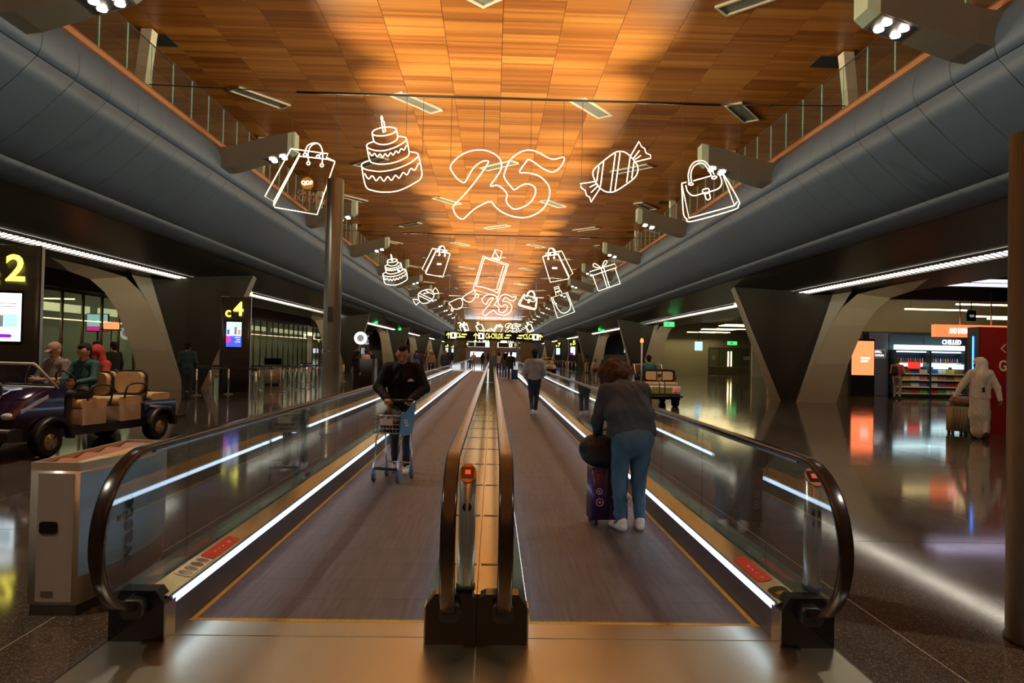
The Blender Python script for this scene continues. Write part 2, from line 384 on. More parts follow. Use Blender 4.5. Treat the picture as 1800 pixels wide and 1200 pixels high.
# ------------------------------------------------------------------ balcony bulge, ledge, soffit
PROF = [[(8.05, 7.40), (7.90, 7.22), (7.80, 7.0), (7.77, 6.8), (7.79, 6.64), (7.85, 6.50)],
        [(7.85, 6.50), (8.13, 6.20), (8.48, 5.86), (8.88, 5.52), (9.35, 5.19)],
        [(9.35, 5.19), (9.52, 5.09), (9.70, 5.01), (9.88, 4.96), (10.06, 4.95)]]
BP = 1.085
Y_P1 = 12.1-BP*6; NP = 50
for s, side in ((-1, 'left'), (1, 'right')):
    lab = {-1: 'blue-grey panelled bulge of the balcony on the gate pillar side', 1: 'blue-grey panelled bulge of the balcony on the shop side'}[s]
    # backing shell, a little behind the panels, reads as the dark seams
    shell = MB()
    allp = [p for seg in PROF for p in seg[:-1]]+[PROF[2][-1]]
    for a, b in zip(allp, allp[1:]):
        q = [(HC+s*(a[0]+.03), YF0, a[1]), (HC+s*(b[0]+.03), YF0, b[1]), (HC+s*(b[0]+.03), YF1, b[1]), (HC+s*(a[0]+.03), YF1, a[1])]
        shell.poly(q if s < 0 else q[::-1])
    wl = struct('wall_'+side, shell, ['bulge_seam'], lab, 'wall')
    far = MB()
    for seg in PROF:
        def strip(mb, y0, y1, g):
            b0 = len(mb.v)
            dn = Vector((seg[-1][0]-seg[0][0], seg[-1][1]-seg[0][1])).normalized()*g
            pts = [(seg[0][0]+dn.x, seg[0][1]+dn.y)]+seg[1:-1]+[(seg[-1][0]-dn.x, seg[-1][1]-dn.y)]
            pts = [(x+.035, z) for x, z in pts[:1]]+pts+[(x+.035, z) for x, z in pts[-1:]]
            for x, z in pts: mb.v += [(HC+s*x, y0, z), (HC+s*x, y1, z)]
            for i in range(len(pts)-1):
                q = (b0+2*i, b0+2*i+2, b0+2*i+3, b0+2*i+1); mb.face(q if s < 0 else q[::-1], 0 < i < len(pts)-2)
        pmb = MB(); strip(pmb, -BP/2+.007, BP/2-.007, .008); pme = pmb.mesh('panel', ['bulge_metal'])
        for j in range(NP): link('panel', pme, wl, (0, Y_P1+BP*(j+.5), 0))
        for j in range(NP, 112): strip(far, Y_P1+BP*j+.007, Y_P1+BP*(j+1)-.007, .008)
        strip(far, Y_P1+BP*112, YF1, .008); strip(far, YF0, Y_P1-.007, .008)
    fo = far.build('panel_field', ['bulge_metal'], wl); fo['kind'] = 'stuff'
    # copper ledge and balcony slab
    X = lambda x: HC+s*x
    ledge = [(8.06, 7.38), (8.01, 7.42), (8.0, 7.52), (8.03, 7.58), (8.12, 7.62), (8.4, 7.62), (8.4, 7.38)]
    struct('trim_%d' % (1 if s < 0 else 2), MB().prism([(X(a), b) for a, b in ledge], 'y', YF0, YF1), ['copper_ledge'], 'rounded copper-brown ledge under the balcony glass, %s side' % ('gate pillar' if s < 0 else 'shop'), 'ledge')
    struct('trim_%d' % (3 if s < 0 else 4), MB().box(min(X(8.4), X(15)), max(X(8.4), X(15)), YF0, YF1, 7.3, 7.58), ['dark_wall'], 'upper balcony floor slab, %s side' % ('gate pillar' if s < 0 else 'shop'), 'balcony')
    struct('wall_upper_'+side, MB().box(min(X(14.6), X(14.9)), max(X(14.6), X(14.9)), YF0, YF1, 7.58, ZC+.3), ['dark_wall'], 'dark rear wall of the upper balcony, %s side' % ('gate pillar' if s < 0 else 'shop'), 'wall')
    # soffit sloping down and outwards, with its edge beam
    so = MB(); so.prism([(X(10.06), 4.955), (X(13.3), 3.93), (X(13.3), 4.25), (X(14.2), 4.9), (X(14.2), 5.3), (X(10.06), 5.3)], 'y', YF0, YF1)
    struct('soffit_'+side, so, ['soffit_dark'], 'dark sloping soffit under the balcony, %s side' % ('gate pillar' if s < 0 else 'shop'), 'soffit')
    # side hall shell
    struct('ceiling_'+side, MB().box(min(X(14.2), X(30)), max(X(14.2), X(30)), YF0, YF1, 4.9, 5.2), ['dark_wall'], 'dark ceiling of the side lounges, %s side' % ('gate pillar' if s < 0 else 'shop'), 'ceiling')
    struct('wall_outer_'+side, MB().box(min(X(26), X(26.3)), max(X(26), X(26.3)), YF0, YF1, 0, 5.0), ['dark_wall'], 'outer wall of the side lounges, %s side' % ('gate pillar' if s < 0 else 'shop'), 'wall')
struct('wall_back', MB().box(-30, 30, YF0-.3, YF0, 0, ZC+.3), ['dark_wall'], 'end wall of the hall', 'wall')

# glass balustrade of the balcony
gp = MB().box(-.009, .009, -.535, .535, 0, 1.1).mesh('pane', ['clear_glass'])
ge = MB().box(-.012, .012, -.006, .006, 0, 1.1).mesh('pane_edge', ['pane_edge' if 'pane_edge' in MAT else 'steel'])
M('pane_edge', (.28, .55, .44), .2, emit=.12, ecol=(.3, .8, .6)); ge.materials[0] = MAT['pane_edge']  # glass edges are no lamps; a faint green shine is put in as glow
rl = MB().box(-.014, .014, -.55, .55, 1.1, 1.115).mesh('top_rail', ['steel'])
for s in (-1, 1):
    t = thing('glass_balustrade', 'clear glass balustrade along the balcony edge above the %s' % ('gate pillars' if s < 0 else 'shop'), 'balustrade', (HC+s*8.22, 0, 7.62))
    for k in range(-6, 60):
        y = 16.8+1.11*k
        link('pane', gp, t, (0, y+.555, 0)); link('pane_edge', ge, t, (0, y, 0)); link('top_rail', rl, t, (0, y+.555, 0))
    f = MB().box(-.009, .009, 16.8+1.11*60, YF1, 0, 1.1); f.build('pane_field', ['clear_glass'], t)['kind'] = 'stuff'

# struts behind the balustrade and the black slots they pass through
for s in (-1, 1):
    for k in range(0, 10):
        y = 18.4+9.3*k
        st = MB().prism([(y-.16, 7.58), (y+.12, 7.58), (y+.62, ZC-.05), (y+.30, ZC-.05)], 'x', HC+s*9.3-.14, HC+s*9.3+.14)
        t = st.build('strut', ['plaster_white'])
        tag(t, '%s pale slanted strut behind the %s side balcony glass, from the walkway entrance' % (ORD[k], 'gate pillar' if s < 0 else 'shop'), 'strut', 'slanted struts behind the glass, %s side' % ('gate pillar' if s < 0 else 'shop'))
        sl = MB().box(HC+s*9.3-.55, HC+s*9.3+.3 if s < 0 else HC+s*9.3+.55, y+.75, y+1.5, ZC-.012, ZC+.04).build('ceiling_slot', ['black_matte'])
        tag(sl, '%s black slot in the wood ceiling over the %s balcony, from the walkway entrance' % (ORD[k], 'gate pillar' if s < 0 else 'shop'), 'ceiling slot', 'black ceiling slots, %s side' % ('gate pillar' if s < 0 else 'shop'))

# ------------------------------------------------------------------ lamp arms
def arm_parts(s):
    # box beam rising slightly from the bulge towards the hall, s is the side
    b = MB()
    x0, x1 = 8.35, 5.95
    def ring(x, zb, zt, w0, w1): return [(s*x, -w0, zb), (s*x, w0, zb), (s*x, w1, zt), (s*x, -w1, zt)]
    secs = [ring(7.95, 6.66, 7.24, .36, .36), ring(7.5, 6.73, 7.31, .36, .36), ring(6.35, 7.08, 7.66, .30, .30), ring(5.98, 7.20, 7.74, .28, .28)]
    o = len(b.v)
    for sc in secs: b.v += sc
    for i in range(3):
        for k in range(4):
            j = (k+1) % 4; q = (4*i+k, 4*i+j, 4*i+4+j, 4*i+4+k); b.face(q if s < 0 else q[::-1])
    b.face((0, 1, 2, 3)[::1 if s > 0 else -1]); 
    body = b.mesh('beam', ['arm_metal'])
    cap = MB(); cap.v += ring(5.98, 7.20, 7.74, .28, .28)+ring(5.80, 7.30, 7.80, .22, .22)
    for k in range(4):
        j = (k+1) % 4; q = (k, j, 4+j, 4+k); cap.face(q if s < 0 else q[::-1])
    cap.face((4, 5, 6, 7)[::-1 if s > 0 else 1])
    M('arm_tip', (.30, .36, .29), .45)
    capm = cap.mesh('end_cap', ['arm_tip'])
    tray = MB(); n = Vector((-.37*s*-1, 0, 0))
    tr = MB()
    for i, x in enumerate((6.06, 6.62)): pass
    zz = lambda x: 7.20-(x-5.98)*.324
    tr.poly([(s*6.02, -.25, zz(6.02)-.012), (s*6.6, -.25, zz(6.6)-.012), (s*6.6, .25, zz(6.6)-.012), (s*6.02, .25, zz(6.02)-.012)] if s < 0 else [(s*6.02, .25, zz(6.02)-.012), (s*6.6, .25, zz(6.6)-.012), (s*6.6, -.25, zz(6.6)-.012), (s*6.02, -.25, zz(6.02)-.012)])
    trm = tr.mesh('lamp_tray', ['black'])
    lens = MB(); lens.lathe([(.072, -.03), (.085, 0)], (0, 0, 0), 14); lm = lens.mesh('lens', ['spot_lens'])
    return body, capm, trm, lm, [(s*x, y, zz(x)-.012) for x in (6.17, 6.45) for y in (-.12, .12)]
for s in (-1, 1):
    body, capm, trm, lm, lp = arm_parts(s)
    gname = 'lamp arms on the balcony edge, %s side' % ('gate pillar' if s < 0 else 'shop')
    for ka, yy in enumerate(ARM_Y[2:]):
        t = thing('lamp_arm', '%s grey spotlight arm on the %s balcony, counted from the walkway entrance' % (ORD[ka], 'gate pillar side' if s < 0 else 'shop side'), 'lamp arm', (HC, yy, 0), 0, gname)
        link('beam', body, t); link('end_cap', capm, t); tr = link('lamp_tray', trm, t)
        for p in lp: link('lens', lm, tr, p)

# ------------------------------------------------------------------ V columns
def v_column(s, y0, k):
    X = lambda x: HC+s*x
    O = y0-28.0
    t = thing('v_column', '%s dark-faced V-shaped column on the %s, counted from the walkway entrance' % (ORD[k-1], 'gate pillar side' if s < 0 else 'shop side'), 'column', (X(12.2), y0, 0), 0, 'V columns, %s side' % ('gate pillar' if s < 0 else 'shop'))
    P = lambda x, y, z: (X(x), y+O, z)
    def quad(mb, *q): mb.poly(q if s > 0 else q[::-1])
    A, B, C, D = P(11.45, 28.1, 0), P(11.8, 27.5, 0), P(12.62, 26.3, 4.14), P(10.5, 31, 4.80)
    A2, D2 = P(11.3, 28.7, 0), P(10.65, 31.9, 4.78)
    F = P(12.42, 26.0, 2.98)
    d = MB(); quad(d, A, D, C, B); quad(d, B, C, F) if False else None
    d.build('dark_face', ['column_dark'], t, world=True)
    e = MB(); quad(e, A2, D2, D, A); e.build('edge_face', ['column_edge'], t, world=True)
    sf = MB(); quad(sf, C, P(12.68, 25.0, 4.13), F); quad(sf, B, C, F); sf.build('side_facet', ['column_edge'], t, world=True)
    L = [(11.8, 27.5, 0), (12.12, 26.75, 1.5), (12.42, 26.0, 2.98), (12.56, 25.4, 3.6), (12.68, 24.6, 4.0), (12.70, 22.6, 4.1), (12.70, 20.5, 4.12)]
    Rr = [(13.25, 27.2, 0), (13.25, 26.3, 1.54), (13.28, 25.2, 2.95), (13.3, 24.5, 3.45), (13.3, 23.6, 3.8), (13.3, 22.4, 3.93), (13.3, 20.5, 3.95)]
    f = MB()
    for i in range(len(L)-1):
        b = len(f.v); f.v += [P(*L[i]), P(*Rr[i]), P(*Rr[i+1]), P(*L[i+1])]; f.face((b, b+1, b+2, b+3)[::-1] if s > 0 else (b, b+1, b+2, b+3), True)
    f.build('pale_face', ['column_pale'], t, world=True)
    bk = MB()
    back = [P(13.35, 29.3, 0), P(13.35, 34.0, 3.95)]
    for i in range(len(Rr)-1):
        quad(bk, P(*Rr[i]), P(*Rr[i+1]), P(13.35, 29.3+4.7*Rr[i+1][2]/3.95, Rr[i+1][2]), P(13.35, 29.3+4.7*Rr[i][2]/3.95, Rr[i][2]))
    quad(bk, A2, P(13.35, 29.3, 0), back[1], D2)
    bk.build('back_face', ['column_edge'], t, world=True)
for k, y in enumerate(V_Y):
    for s in (-1, 1):
        if k > 0: v_column(s, y, k)

# ------------------------------------------------------------------ louvred light strips in the soffit
ang = math.atan2(4.955-3.93, 3.24)
def strip_mesh(L):
    return MB().box(-.15, .15, 0, L, -.02, .02)
lv = MB().box(-.15, .15, -.009, .009, -.022, .0).mesh('louvre_blade', ['black'])
for s in (-1, 1):
    for k in range(0, 6):
        y0, y1 = V_Y[k]+7.0, V_Y[k+1]+2.6
        t = thing('light_strip', '%s long louvred light strip in the %s soffit, counted from the walkway entrance' % (ORD[k], 'gate pillar side' if s < 0 else 'shop side'), 'light strip', (HC+s*12.0, y0, 4.955-1.94*math.tan(ang)-.045), 0, 'soffit light strips, %s side' % ('gate pillar' if s < 0 else 'shop'))
        t.rotation_euler = (0, s*ang, 0)
        MB().box(-.15, .15, 0, y1-y0, .0, .02).build('diffuser', ['lamp_warm'], t)
        tr = MB(); tr.box(-.18, -.15, 0, y1-y0, -.05, .03); tr.box(.15, .18, 0, y1-y0, -.05, .03); tr.build('trim', ['black'], t)
        if k < 2:
            n = int((y1-y0)/.22)
            for j in range(n): link('louvre_blade', lv, t, (0, .1+j*.22, 0))
# ------------------------------------------------------------------ moving walkways
Y0, Y1 = 4.38, 63.6
brushed('landing_steel', (.70, .69, .54), .34, (1, .08, 1)); brushed('deck_steel', (.70, .70, .50), .18, (1, .1, 1), .05)
M('skirt_panel', (.10, .10, .12), .38, .4, var=.05); M('rubber_rail', (.017, .010, .008), .2, spec=.45, var=.1)
M('sticker_red', (.55, .035, .02), .4); M('sticker_white', (.7, .68, .6), .5); M('badge_green', (.10, .13, .06), .5); M('sticker_pink', (.5, .25, .2), .5)
def rail_path(y0=4.10, y1=63.9, zt=1.07, zb=.20, a=.48):
    zc, b = (zt+zb)/2-.0, (zt-zb)/2
    p = [(y0+.22, zb+.03), (y0+.1, zb)]
    p += [(y0-a*math.cos(R(t)), zc+b*math.sin(R(t))) for t in range(-84, 91, 6)]
    p += [(y, zt) for y in (4.6, 8, 16, 32, 50)]
    p += [(y1+a*math.cos(R(t)), zc+b*math.sin(R(t))) for t in range(90, -85, -6)]
    p += [(y1-.1, zb), (y1-.22, zb+.03)]
    return p
def sweep_rail(mb, x, path, w=.04, h=.016):
    prof = []
    for cx, cz, st in ((w-.013, h-.012, 0), (-w+.013, h-.012, 90), (-w+.013, -h+.012, 180), (w-.013, -h+.012, 270)):
        for k in range(4):
            t = R(st+30*k); prof.append((cx+.013*math.cos(t), cz+.012*math.sin(t)))
    n = len(prof); rings = []
    for i, (y, z) in enumerate(path):
        a, c = path[max(i-1, 0)], path[min(i+1, len(path)-1)]
        ty, tz = c[0]-a[0], c[1]-a[1]; l = math.hypot(ty, tz); ny, nz = -tz/l, ty/l
        rings.append(len(mb.v)); mb.v += [(x+px, y+ny*pz, z+nz*pz) for px, pz in prof]
    for a, b in zip(rings, rings[1:]):
        for k in range(n): j = (k+1) % n; mb.face((a+k, b+k, b+j, a+j), True)
    mb.face([rings[0]+k for k in range(n)]); mb.face([rings[-1]+k for k in range(n)][::-1])
RP = rail_path()
def balustrade(t, xg, xin, xout, center=False, lit=True):
    """xg glass line, xin face towards the treads, xout outer face (world x)"""
    s = 1 if xin > xg else -1            # towards the treads
    lo, hi = .20 if center else .24, .27
    sk = MB(); sk.box(min(xin, xin-s*.012), max(xin, xin-s*.012), 4.12, Y1+.2, 0, lo); sk.build('skirt', ['skirt_panel'], t)
    if lit:
        l = MB(); l.box(min(xin, xin+s*.004), max(xin, xin+s*.004), 4.16, Y1, lo-.062, lo-.018); l.build('skirt_light', ['led_blue_white'], t)
    dk = MB()
    q = [(xin, lo), (xg+s*.02, hi), (xg-s*.02, hi), (xout, hi), (xout, hi-.03), (xin-s*.004, lo-.012)]
    dk.prism(q, 'y', 4.10, Y1+.25); dk.build('deck', ['deck_steel'], t)
    if center:
        for k in range(42): link('reflection_bar', REFL_BAR, t, ((xg+xout)/2-s*.0, 4.68+1.4*k, hi))  # cross bars imitate the ladder of reflections between the glass sides
    if not center:
        c = MB(); c.box(min(xout, xout+s*.015), max(xout, xout+s*.015), 4.1, Y1+.25, 0, hi-.03); c.build('cladding', ['steel_dark'], t)
    # first pane follows the newel curve, the rest are plain
    a = [(4.10-.45*math.cos(R(k)), .635+.42*math.sin(R(k))) for k in range(-58, 91, 8)]+[(4.68, 1.055), (4.68, .27)]
    MB().prism(a, 'x', xg-.006, xg+.006).build('pane', ['clear_glass'], t)
    o = link('pane', PANE, t, (xg, 4.68, 0))
    for k in range(1, 40): link('pane', PANE, t, (xg, 4.68+1.45*k, 0))
    b = [(63.9+.45*math.cos(R(k)), .635+.42*math.sin(R(k))) for k in range(-50, 91, 10)]+[(4.68+58, 1.055), (4.68+58, .27)]
    MB().prism(b, 'x', xg-.006, xg+.006).build('pane', ['clear_glass'], t)
    h = MB(); sweep_rail(h, xg, RP); h.build('handrail', ['rubber_rail'], t)
    g = MB(); g.box(xg-.012, xg+.012, 4.2, Y1+.1, 1.035, 1.056); g.build('rail_guide', ['steel'], t)
REFL_BAR = MB().box(-.06, .06, -.012, .012, 0, .004).mesh('reflection_bar', ['steel_dark'])
PANE = MB().box(-.006, .006, .004, 1.446, .27, 1.055).mesh('pane', ['clear_glass'])
pal = MB().box(-.72, .72, .002, .398, -.03, 0).mesh('pallet', ['ribbed_pallet'])
WK = [(-1, 'ribbed moving walkway carrying the man with the trolley'), (1, 'ribbed moving walkway carrying the woman in the denim jacket')]
for s, lab in WK:
    cx = WC+s*(.2875+1.745)/2
    t = thing('moving_walkway', lab, 'moving walkway', (cx, Y0, 0))
    t.matrix_basis = Matrix.Identity(4)
    for k in range(45): link('pallet', pal, t, (cx, Y0+.4*k, 0))
    MB().box(cx-.72, cx+.72, Y0+18, Y1, -.03, 0).build('pallet_field', ['ribbed_pallet'], t)['kind'] = 'stuff'
    for e in (-1, 1):
        xe = cx+e*.705
        MB().box(xe-.014, xe+.014, Y0, Y1, 0, .0025).build('edge_line', ['yellow_paint'], t)
    # comb and comb plate, both ends
    x0, x1 = cx-.729, cx+.729
    MB().box(x0, x1, Y0-.006, Y0+.014, 0, .004).build('comb_line', ['yellow_paint'], t)
    cb = MB()
    for k in range(96): cb.box(x0+.02+k*.0148, x0+.027+k*.0148, Y0-.004, Y0+.03, .0, .006)
    cb.build('comb', ['yellow_paint'], t)
    MB().box(x0, x1, 4.155, Y0-.006, -.02, .003).build('comb_plate', ['landing_steel'], t)
    MB().box(x0, x1, Y1, Y1+.25, -.02, .003).build('comb_plate', ['landing_steel'], t)
    MB().box(x0, x1, Y1-.01, Y1, 0, .004).build('comb_line', ['yellow_paint'], t)
    balustrade(t, WC+s*1.895, WC+s*1.745, WC+s*2.05)
    balustrade(t, WC+s*.148, WC+s*.2875, WC+s*.002, True)
    # black newel bases with a silver end plate on the tread side
    for (xa, xb, inner) in ((1.745, 2.05, 1.745), (.002, .2875, .2875)):
        lo, hi = sorted((WC+s*xa, WC+s*xb)); bi = WC+s*inner; e = 1 if bi == hi else -1
        fb = MB(); ch = .03
        pr = [(lo, 0), (hi, 0), (hi, .215 if e > 0 else .262), (hi-.05, .285), (lo+.05, .285), (lo, .262 if e > 0 else .215)]
        fb.prism(pr, 'y', 4.05, 4.16); fb.build('newel_base', ['black_gloss'], t)
        MB().box(min(bi, bi+e*.008), max(bi, bi+e*.008), 4.05, 4.18, 0, .21).build('end_plate', ['steel'], t)
        MB().box(lo+.01, hi-.01, 63.85, 63.98, 0, .28).build('newel_base', ['black_gloss'], t)
        xg = WC+s*(1.895 if xa > 1 else .148)
        m = MB(); m.rbox(xg-.06, xg+.06, 3.98, 4.06, .15, .25, .03, 'y'); m.build('rail_inlet', ['black'], t)
    # landing plates in front
    xa, xb = sorted((WC+s*.003, WC+s*2.047))
    for y0, y1 in ((2.5, 4.15), (1.0, 2.494)): MB().box(xa, xb, y0, y1-.006, -.02, .002).build('landing_plate', ['landing_steel'], t)
    MB().box(xa, xb, Y1+.25, 68, -.02, .002).build('landing_plate', ['landing_steel'], t)
    MB().box(xa-.012 if s < 0 else xb, xa if s < 0 else xb+.012, 1.0, 4.1, -.01, .003).build('edge_trim', ['steel_dark'], t)
    # stickers on the deck
    def deck_patch(name, mat, ya, yb, u0, u1, r=.012):
        # u across the deck from the tread side (0) to the glass (1)
        xA, zA, xB, zB = WC+s*1.745, .24, WC+s*1.875, .27
        P = lambda u, y: (xA+(xB-xA)*u, y, zA+(zB-zA)*u+.0022)
        k = 6; pts = []
        for cu, cy, st in ((u1, yb, 0), (u0, yb, 90), (u0, ya, 180), (u1, ya, 270)):
            for j in range(k+1):
                a = R(st+90*j/k); du, dy = r/.134*(math.cos(a)-(1 if st in (0, 270) else -1)), r*(math.sin(a)-(1 if st in (0, 90) else -1))
                pts.append(P(cu+du, cy+dy))
        if s < 0: pts = pts[::-1]
        m = MB(); m.poly(pts); return m.build(name, [mat], t)
    if s < 0:
        deck_patch('warning_sticker', 'sticker_red', 4.80, 5.32, .16, .86, .03)
        for i in range(3): deck_patch('sticker_mark', 'sticker_white', 4.93+i*.07, 4.97+i*.07, .46, .54, .003)
        deck_patch('sticker_mark', 'sticker_white', 5.18, 5.22, .4, .6, .005)
        deck_patch('instruction_sticker', 'sticker_white', 4.42, 4.79, .10, .92, .02)
        for i, m in enumerate(('steel_dark', 'badge_green', 'badge_green', 'sticker_pink')): deck_patch('sticker_icon', m, 4.435+.087*i, 4.515+.087*i, .2, .8, .038)
    else:
        deck_patch('warning_sticker', 'sticker_red', 4.45, 4.97, .16, .86, .03)
        for i in range(3): deck_patch('sticker_mark', 'sticker_white', 4.60+i*.07, 4.64+i*.07, .46, .54, .003)
        deck_patch('sticker_mark', 'sticker_white', 4.51, 4.54, .4, .6, .005)
        deck_patch('instruction_sticker', 'black', 4.14, 4.34, .1, .9, .05)
        for i in range(3): deck_patch('sticker_icon', 'badge_green' if i != 1 else 'yellow_paint', 4.16+.055*i, 4.205+.055*i, .3, .7, .018)

# sensor posts standing on the decks
M('post_red', (.75, .05, .02), .4, emit=.8, ecol=(1, .05, .02)); M('post_orange', (.55, .15, .04), .35, .3)
def sensor_post(loc, label, second):
    t = thing('sensor_post', label, 'sensor post', loc)
    MB().lathe([(.056, 0), (.056, .03), (.05, .032)], n=24).build('foot_ring', ['black'], t)
    b = MB(); n = 28
    lo = [(.049*math.cos(2*math.pi*k/n), .049*math.sin(2*math.pi*k/n), .032) for k in range(n)]
    hi = [(x, y, .66+y*.9) for x, y, z in lo]
    b.v += lo+hi
    for k in range(n): j = (k+1) % n; b.face((k, j, n+j, n+k), True)
    b.face(range(n, 2*n)); M('post_chrome', (.8, .79, .76), .24, .9); b.build('tube', ['post_chrome'], t)
    c = MB(); cc = [(x*1.04, y*1.04-.002, z+.003) for x, y, z in hi]; c2 = [(x, y-.006, z+.008) for x, y, z in cc]
    c.v += cc+c2
    for k in range(n): j = (k+1) % n; c.face((k, j, n+j, n+k))
    c.face(range(n, 2*n)); cap = c.build('slanted_cap', ['post_orange'], t)
    def tile(name, mat, w, h, lift):
        q = [(-w, -h), (w, -h), (w, h), (-w, h)]; m = MB(); m.poly([(x, y-.008-lift*.67, .66+y*.9+.012+lift*.74) for x, y in q]); m.build(name, [mat], cap)
    tile('display_bezel', 'black_gloss', .036, .03, .003); tile('display', 'post_red', .016, .012, .006)
    for z in second:
        MB().lathe([(.026, 0), (.026, .004), (.02, .006)], (0, -.048, z), 18, 'y').build('sensor_eye', ['black_gloss'], t)
    return t
sensor_post((WC-.068, 4.14, .286), 'chrome sensor post with a slanted red cap between the two middle handrails', (.48,))
sensor_post((1.925, 4.2, .286), 'chrome sensor post behind the walkway end beside the woman in denim', (.46, .40))

# ------------------------------------------------------------------ waste station
brushed('bin_steel', (.47, .44, .39), .38, (1, 1, .1)); MAT['bin_steel'].node_tree.nodes['Principled BSDF'].inputs['Metallic'].default_value = .55; M('bin_brown', (.36, .17, .10), .5); M('bin_blue', (.27, .47, .78), .32, .1, var=.1, vs=2)
M('bin_rim', (.60, .52, .38), .3, .6); M('print_black', (.015, .015, .02), .5); M('bin_green', (.25, .33, .16), .5); M('bin_yellow', (.6, .42, .12), .5); M('bin_cream', (.6, .55, .36), .5)
t = thing('waste_station', 'steel recycling bin with stepped brown slots and the word waste', 'waste bin', (-2.66, 4.99, 0))
XL, XR, YA, YB = -.13, .165, -.575, .575
side = [(XR+.085*math.sin(math.pi*k/12), YA+(YB-YA)*k/12) for k in range(13)]
plan = [(XL, YA)]+side+[(XL, YB)]
def shrink(p, d): return [(x*(1-d/.2), y*(1-d/.58)) for x, y in p]
MB().prism(shrink(plan, .012), 'z', 0, .07).build('plinth', ['steel_dark'], t)
MB().prism(plan, 'z', .07, .88, True).build('body', ['bin_steel'], t)
d = MB(); d.rbox(XL+.05, XR-.03, YA-.008, YA, .09, .865, .004, 'y'); do = d.build('access_door', ['bin_steel'], t)
h = MB(); h.rbox(-.065, .045, YA-.013, YA-.007, .50, .575, .02, 'y'); h.build('recessed_handle', ['black_gloss'], do)
MB().box(-.045, .025, YA-.011, YA-.007, .12, .155).build('label_plate', ['steel'], do)
b = MB()
for (x0, y0), (x1, y1) in zip(side, side[1:]): b.poly([(x0+.003, y0, .24), (x1+.003, y1, .24), (x1+.003, y1, .87), (x0+.003, y0, .87)])
b.build('graphic_panel', ['bin_blue'], t)
rot = Matrix(((0, 0, 1), (0, -1, 0), (1, 0, 0))).to_euler()
text('lettering', 'waste', .20, 'print_black', t, (XR+.085*.98+.006, -.16, .42), rot=rot, depth=.002, bold=.012)
for (yy, zz) in ((-.36, .66), (-.37, .60), (-.35, .52), (-.37, .42), (-.245, .52)):
    MB().box(.005, .009, -.016, .016, -.014, .014).build('printed_mark', ['print_black'], t, loc=(XR+.085*math.sin(math.pi*(yy-YA)/(YB-YA)), yy, zz))
# open top: rim, floor, four stepped slot flaps
rim = MB(); ip = shrink(plan, .022); n = len(plan)
for i in range(n):
    j = (i+1) % n
    rim.poly([plan[i]+(.88,), plan[j]+(.88,), plan[j]+(.93,), plan[i]+(.93,)]); rim.poly([plan[i]+(.93,), plan[j]+(.93,), ip[j]+(.93,), ip[i]+(.93,)]); rim.poly([ip[i]+(.93,), ip[j]+(.93,), ip[j]+(.85,), ip[i]+(.85,)])
rim.build('rim', ['bin_rim'], t)
MB().prism(ip, 'z', .852, .872).build('top_tray', ['bin_cream'], t)
for k in range(4):
    y = YA+.03+k*.27
    f = MB(); f.prism([(y, .872), (y+.24, .872), (y+.26, .915), (y+.23, .915)], 'x', XL+.02, XR-.045); f.build('slot_flap', ['bin_brown'], t)
for k, c in enumerate(('bin_cream', 'bin_yellow', 'bin_cream', 'bin_green')):
    y = YA+.04+k*.27; f = MB()
    xe = lambda yy: XR+.085*math.sin(math.pi*(yy-YA)/(YB-YA))*.75-.012
    f.poly([(XR-.045, y, .9305), (xe(y), y, .9305), (xe(y+.135), y+.135, .9305), (xe(y+.26), y+.26, .9305), (XR-.045, y+.26, .9305)]); f.build('stream_label', [c], t)

# ------------------------------------------------------------------ steel air posts and the near totem
brushed('post_steel', (.17, .165, .135), .34, (1, 1, .05)); MAT['post_steel'].node_tree.nodes['Principled BSDF'].inputs['Metallic'].default_value = .55; M('totem_metal', (.035, .037, .036), .4, .2, spec=.3)
def air_post(loc, label, h=5.05, r=.17, grp=None):
    t = thing('steel_post', label, 'post', loc, 0, grp)
    MB().lathe([(r+.03, 0), (r+.03, .02), (r, .025), (r, 1.2), (r, h-.02), (r-.02, h)], n=32).build('shaft', ['post_steel'], t)
    MB().lathe([(r+.003, 1.62), (r+.003, 1.63)], n=32).build('seam_ring', ['steel_dark'], t)
    m = MB(); m.rbox(-.05, .05, -r-.004, -r+.03, 2.2, 2.5, .006, 'y'); m.build('access_hatch', ['steel'], t)
air_post((-3.2, 14.2, 0), 'tall brushed steel post rising beside the walkway near the stanchions')
air_post((-3.4, 65, 0), 'tall steel post at the far end of the man\'s walkway')
air_post((3.6, 104, 0), 'slim steel post far down the hall beyond the direction sign')
t = thing('information_totem', 'thick steel totem with a black oval screen beside the terrazzo slabs', 'totem', (3.32, 4.16, 0))
MB().lathe([(.215, 0), (.215, .02), (.205, .025), (.205, 3.04)], n=40).build('shaft', ['totem_metal'], t)
o = MB(); pts = [(.02+.17*math.cos(2*math.pi*k/40), 1.66+.62*math.sin(2*math.pi*k/40)) for k in range(40)]
o.prism([(x+.04, z) for x, z in pts], 'y', -.23, -.14); o.build('oval_screen', ['black_gloss'], t)
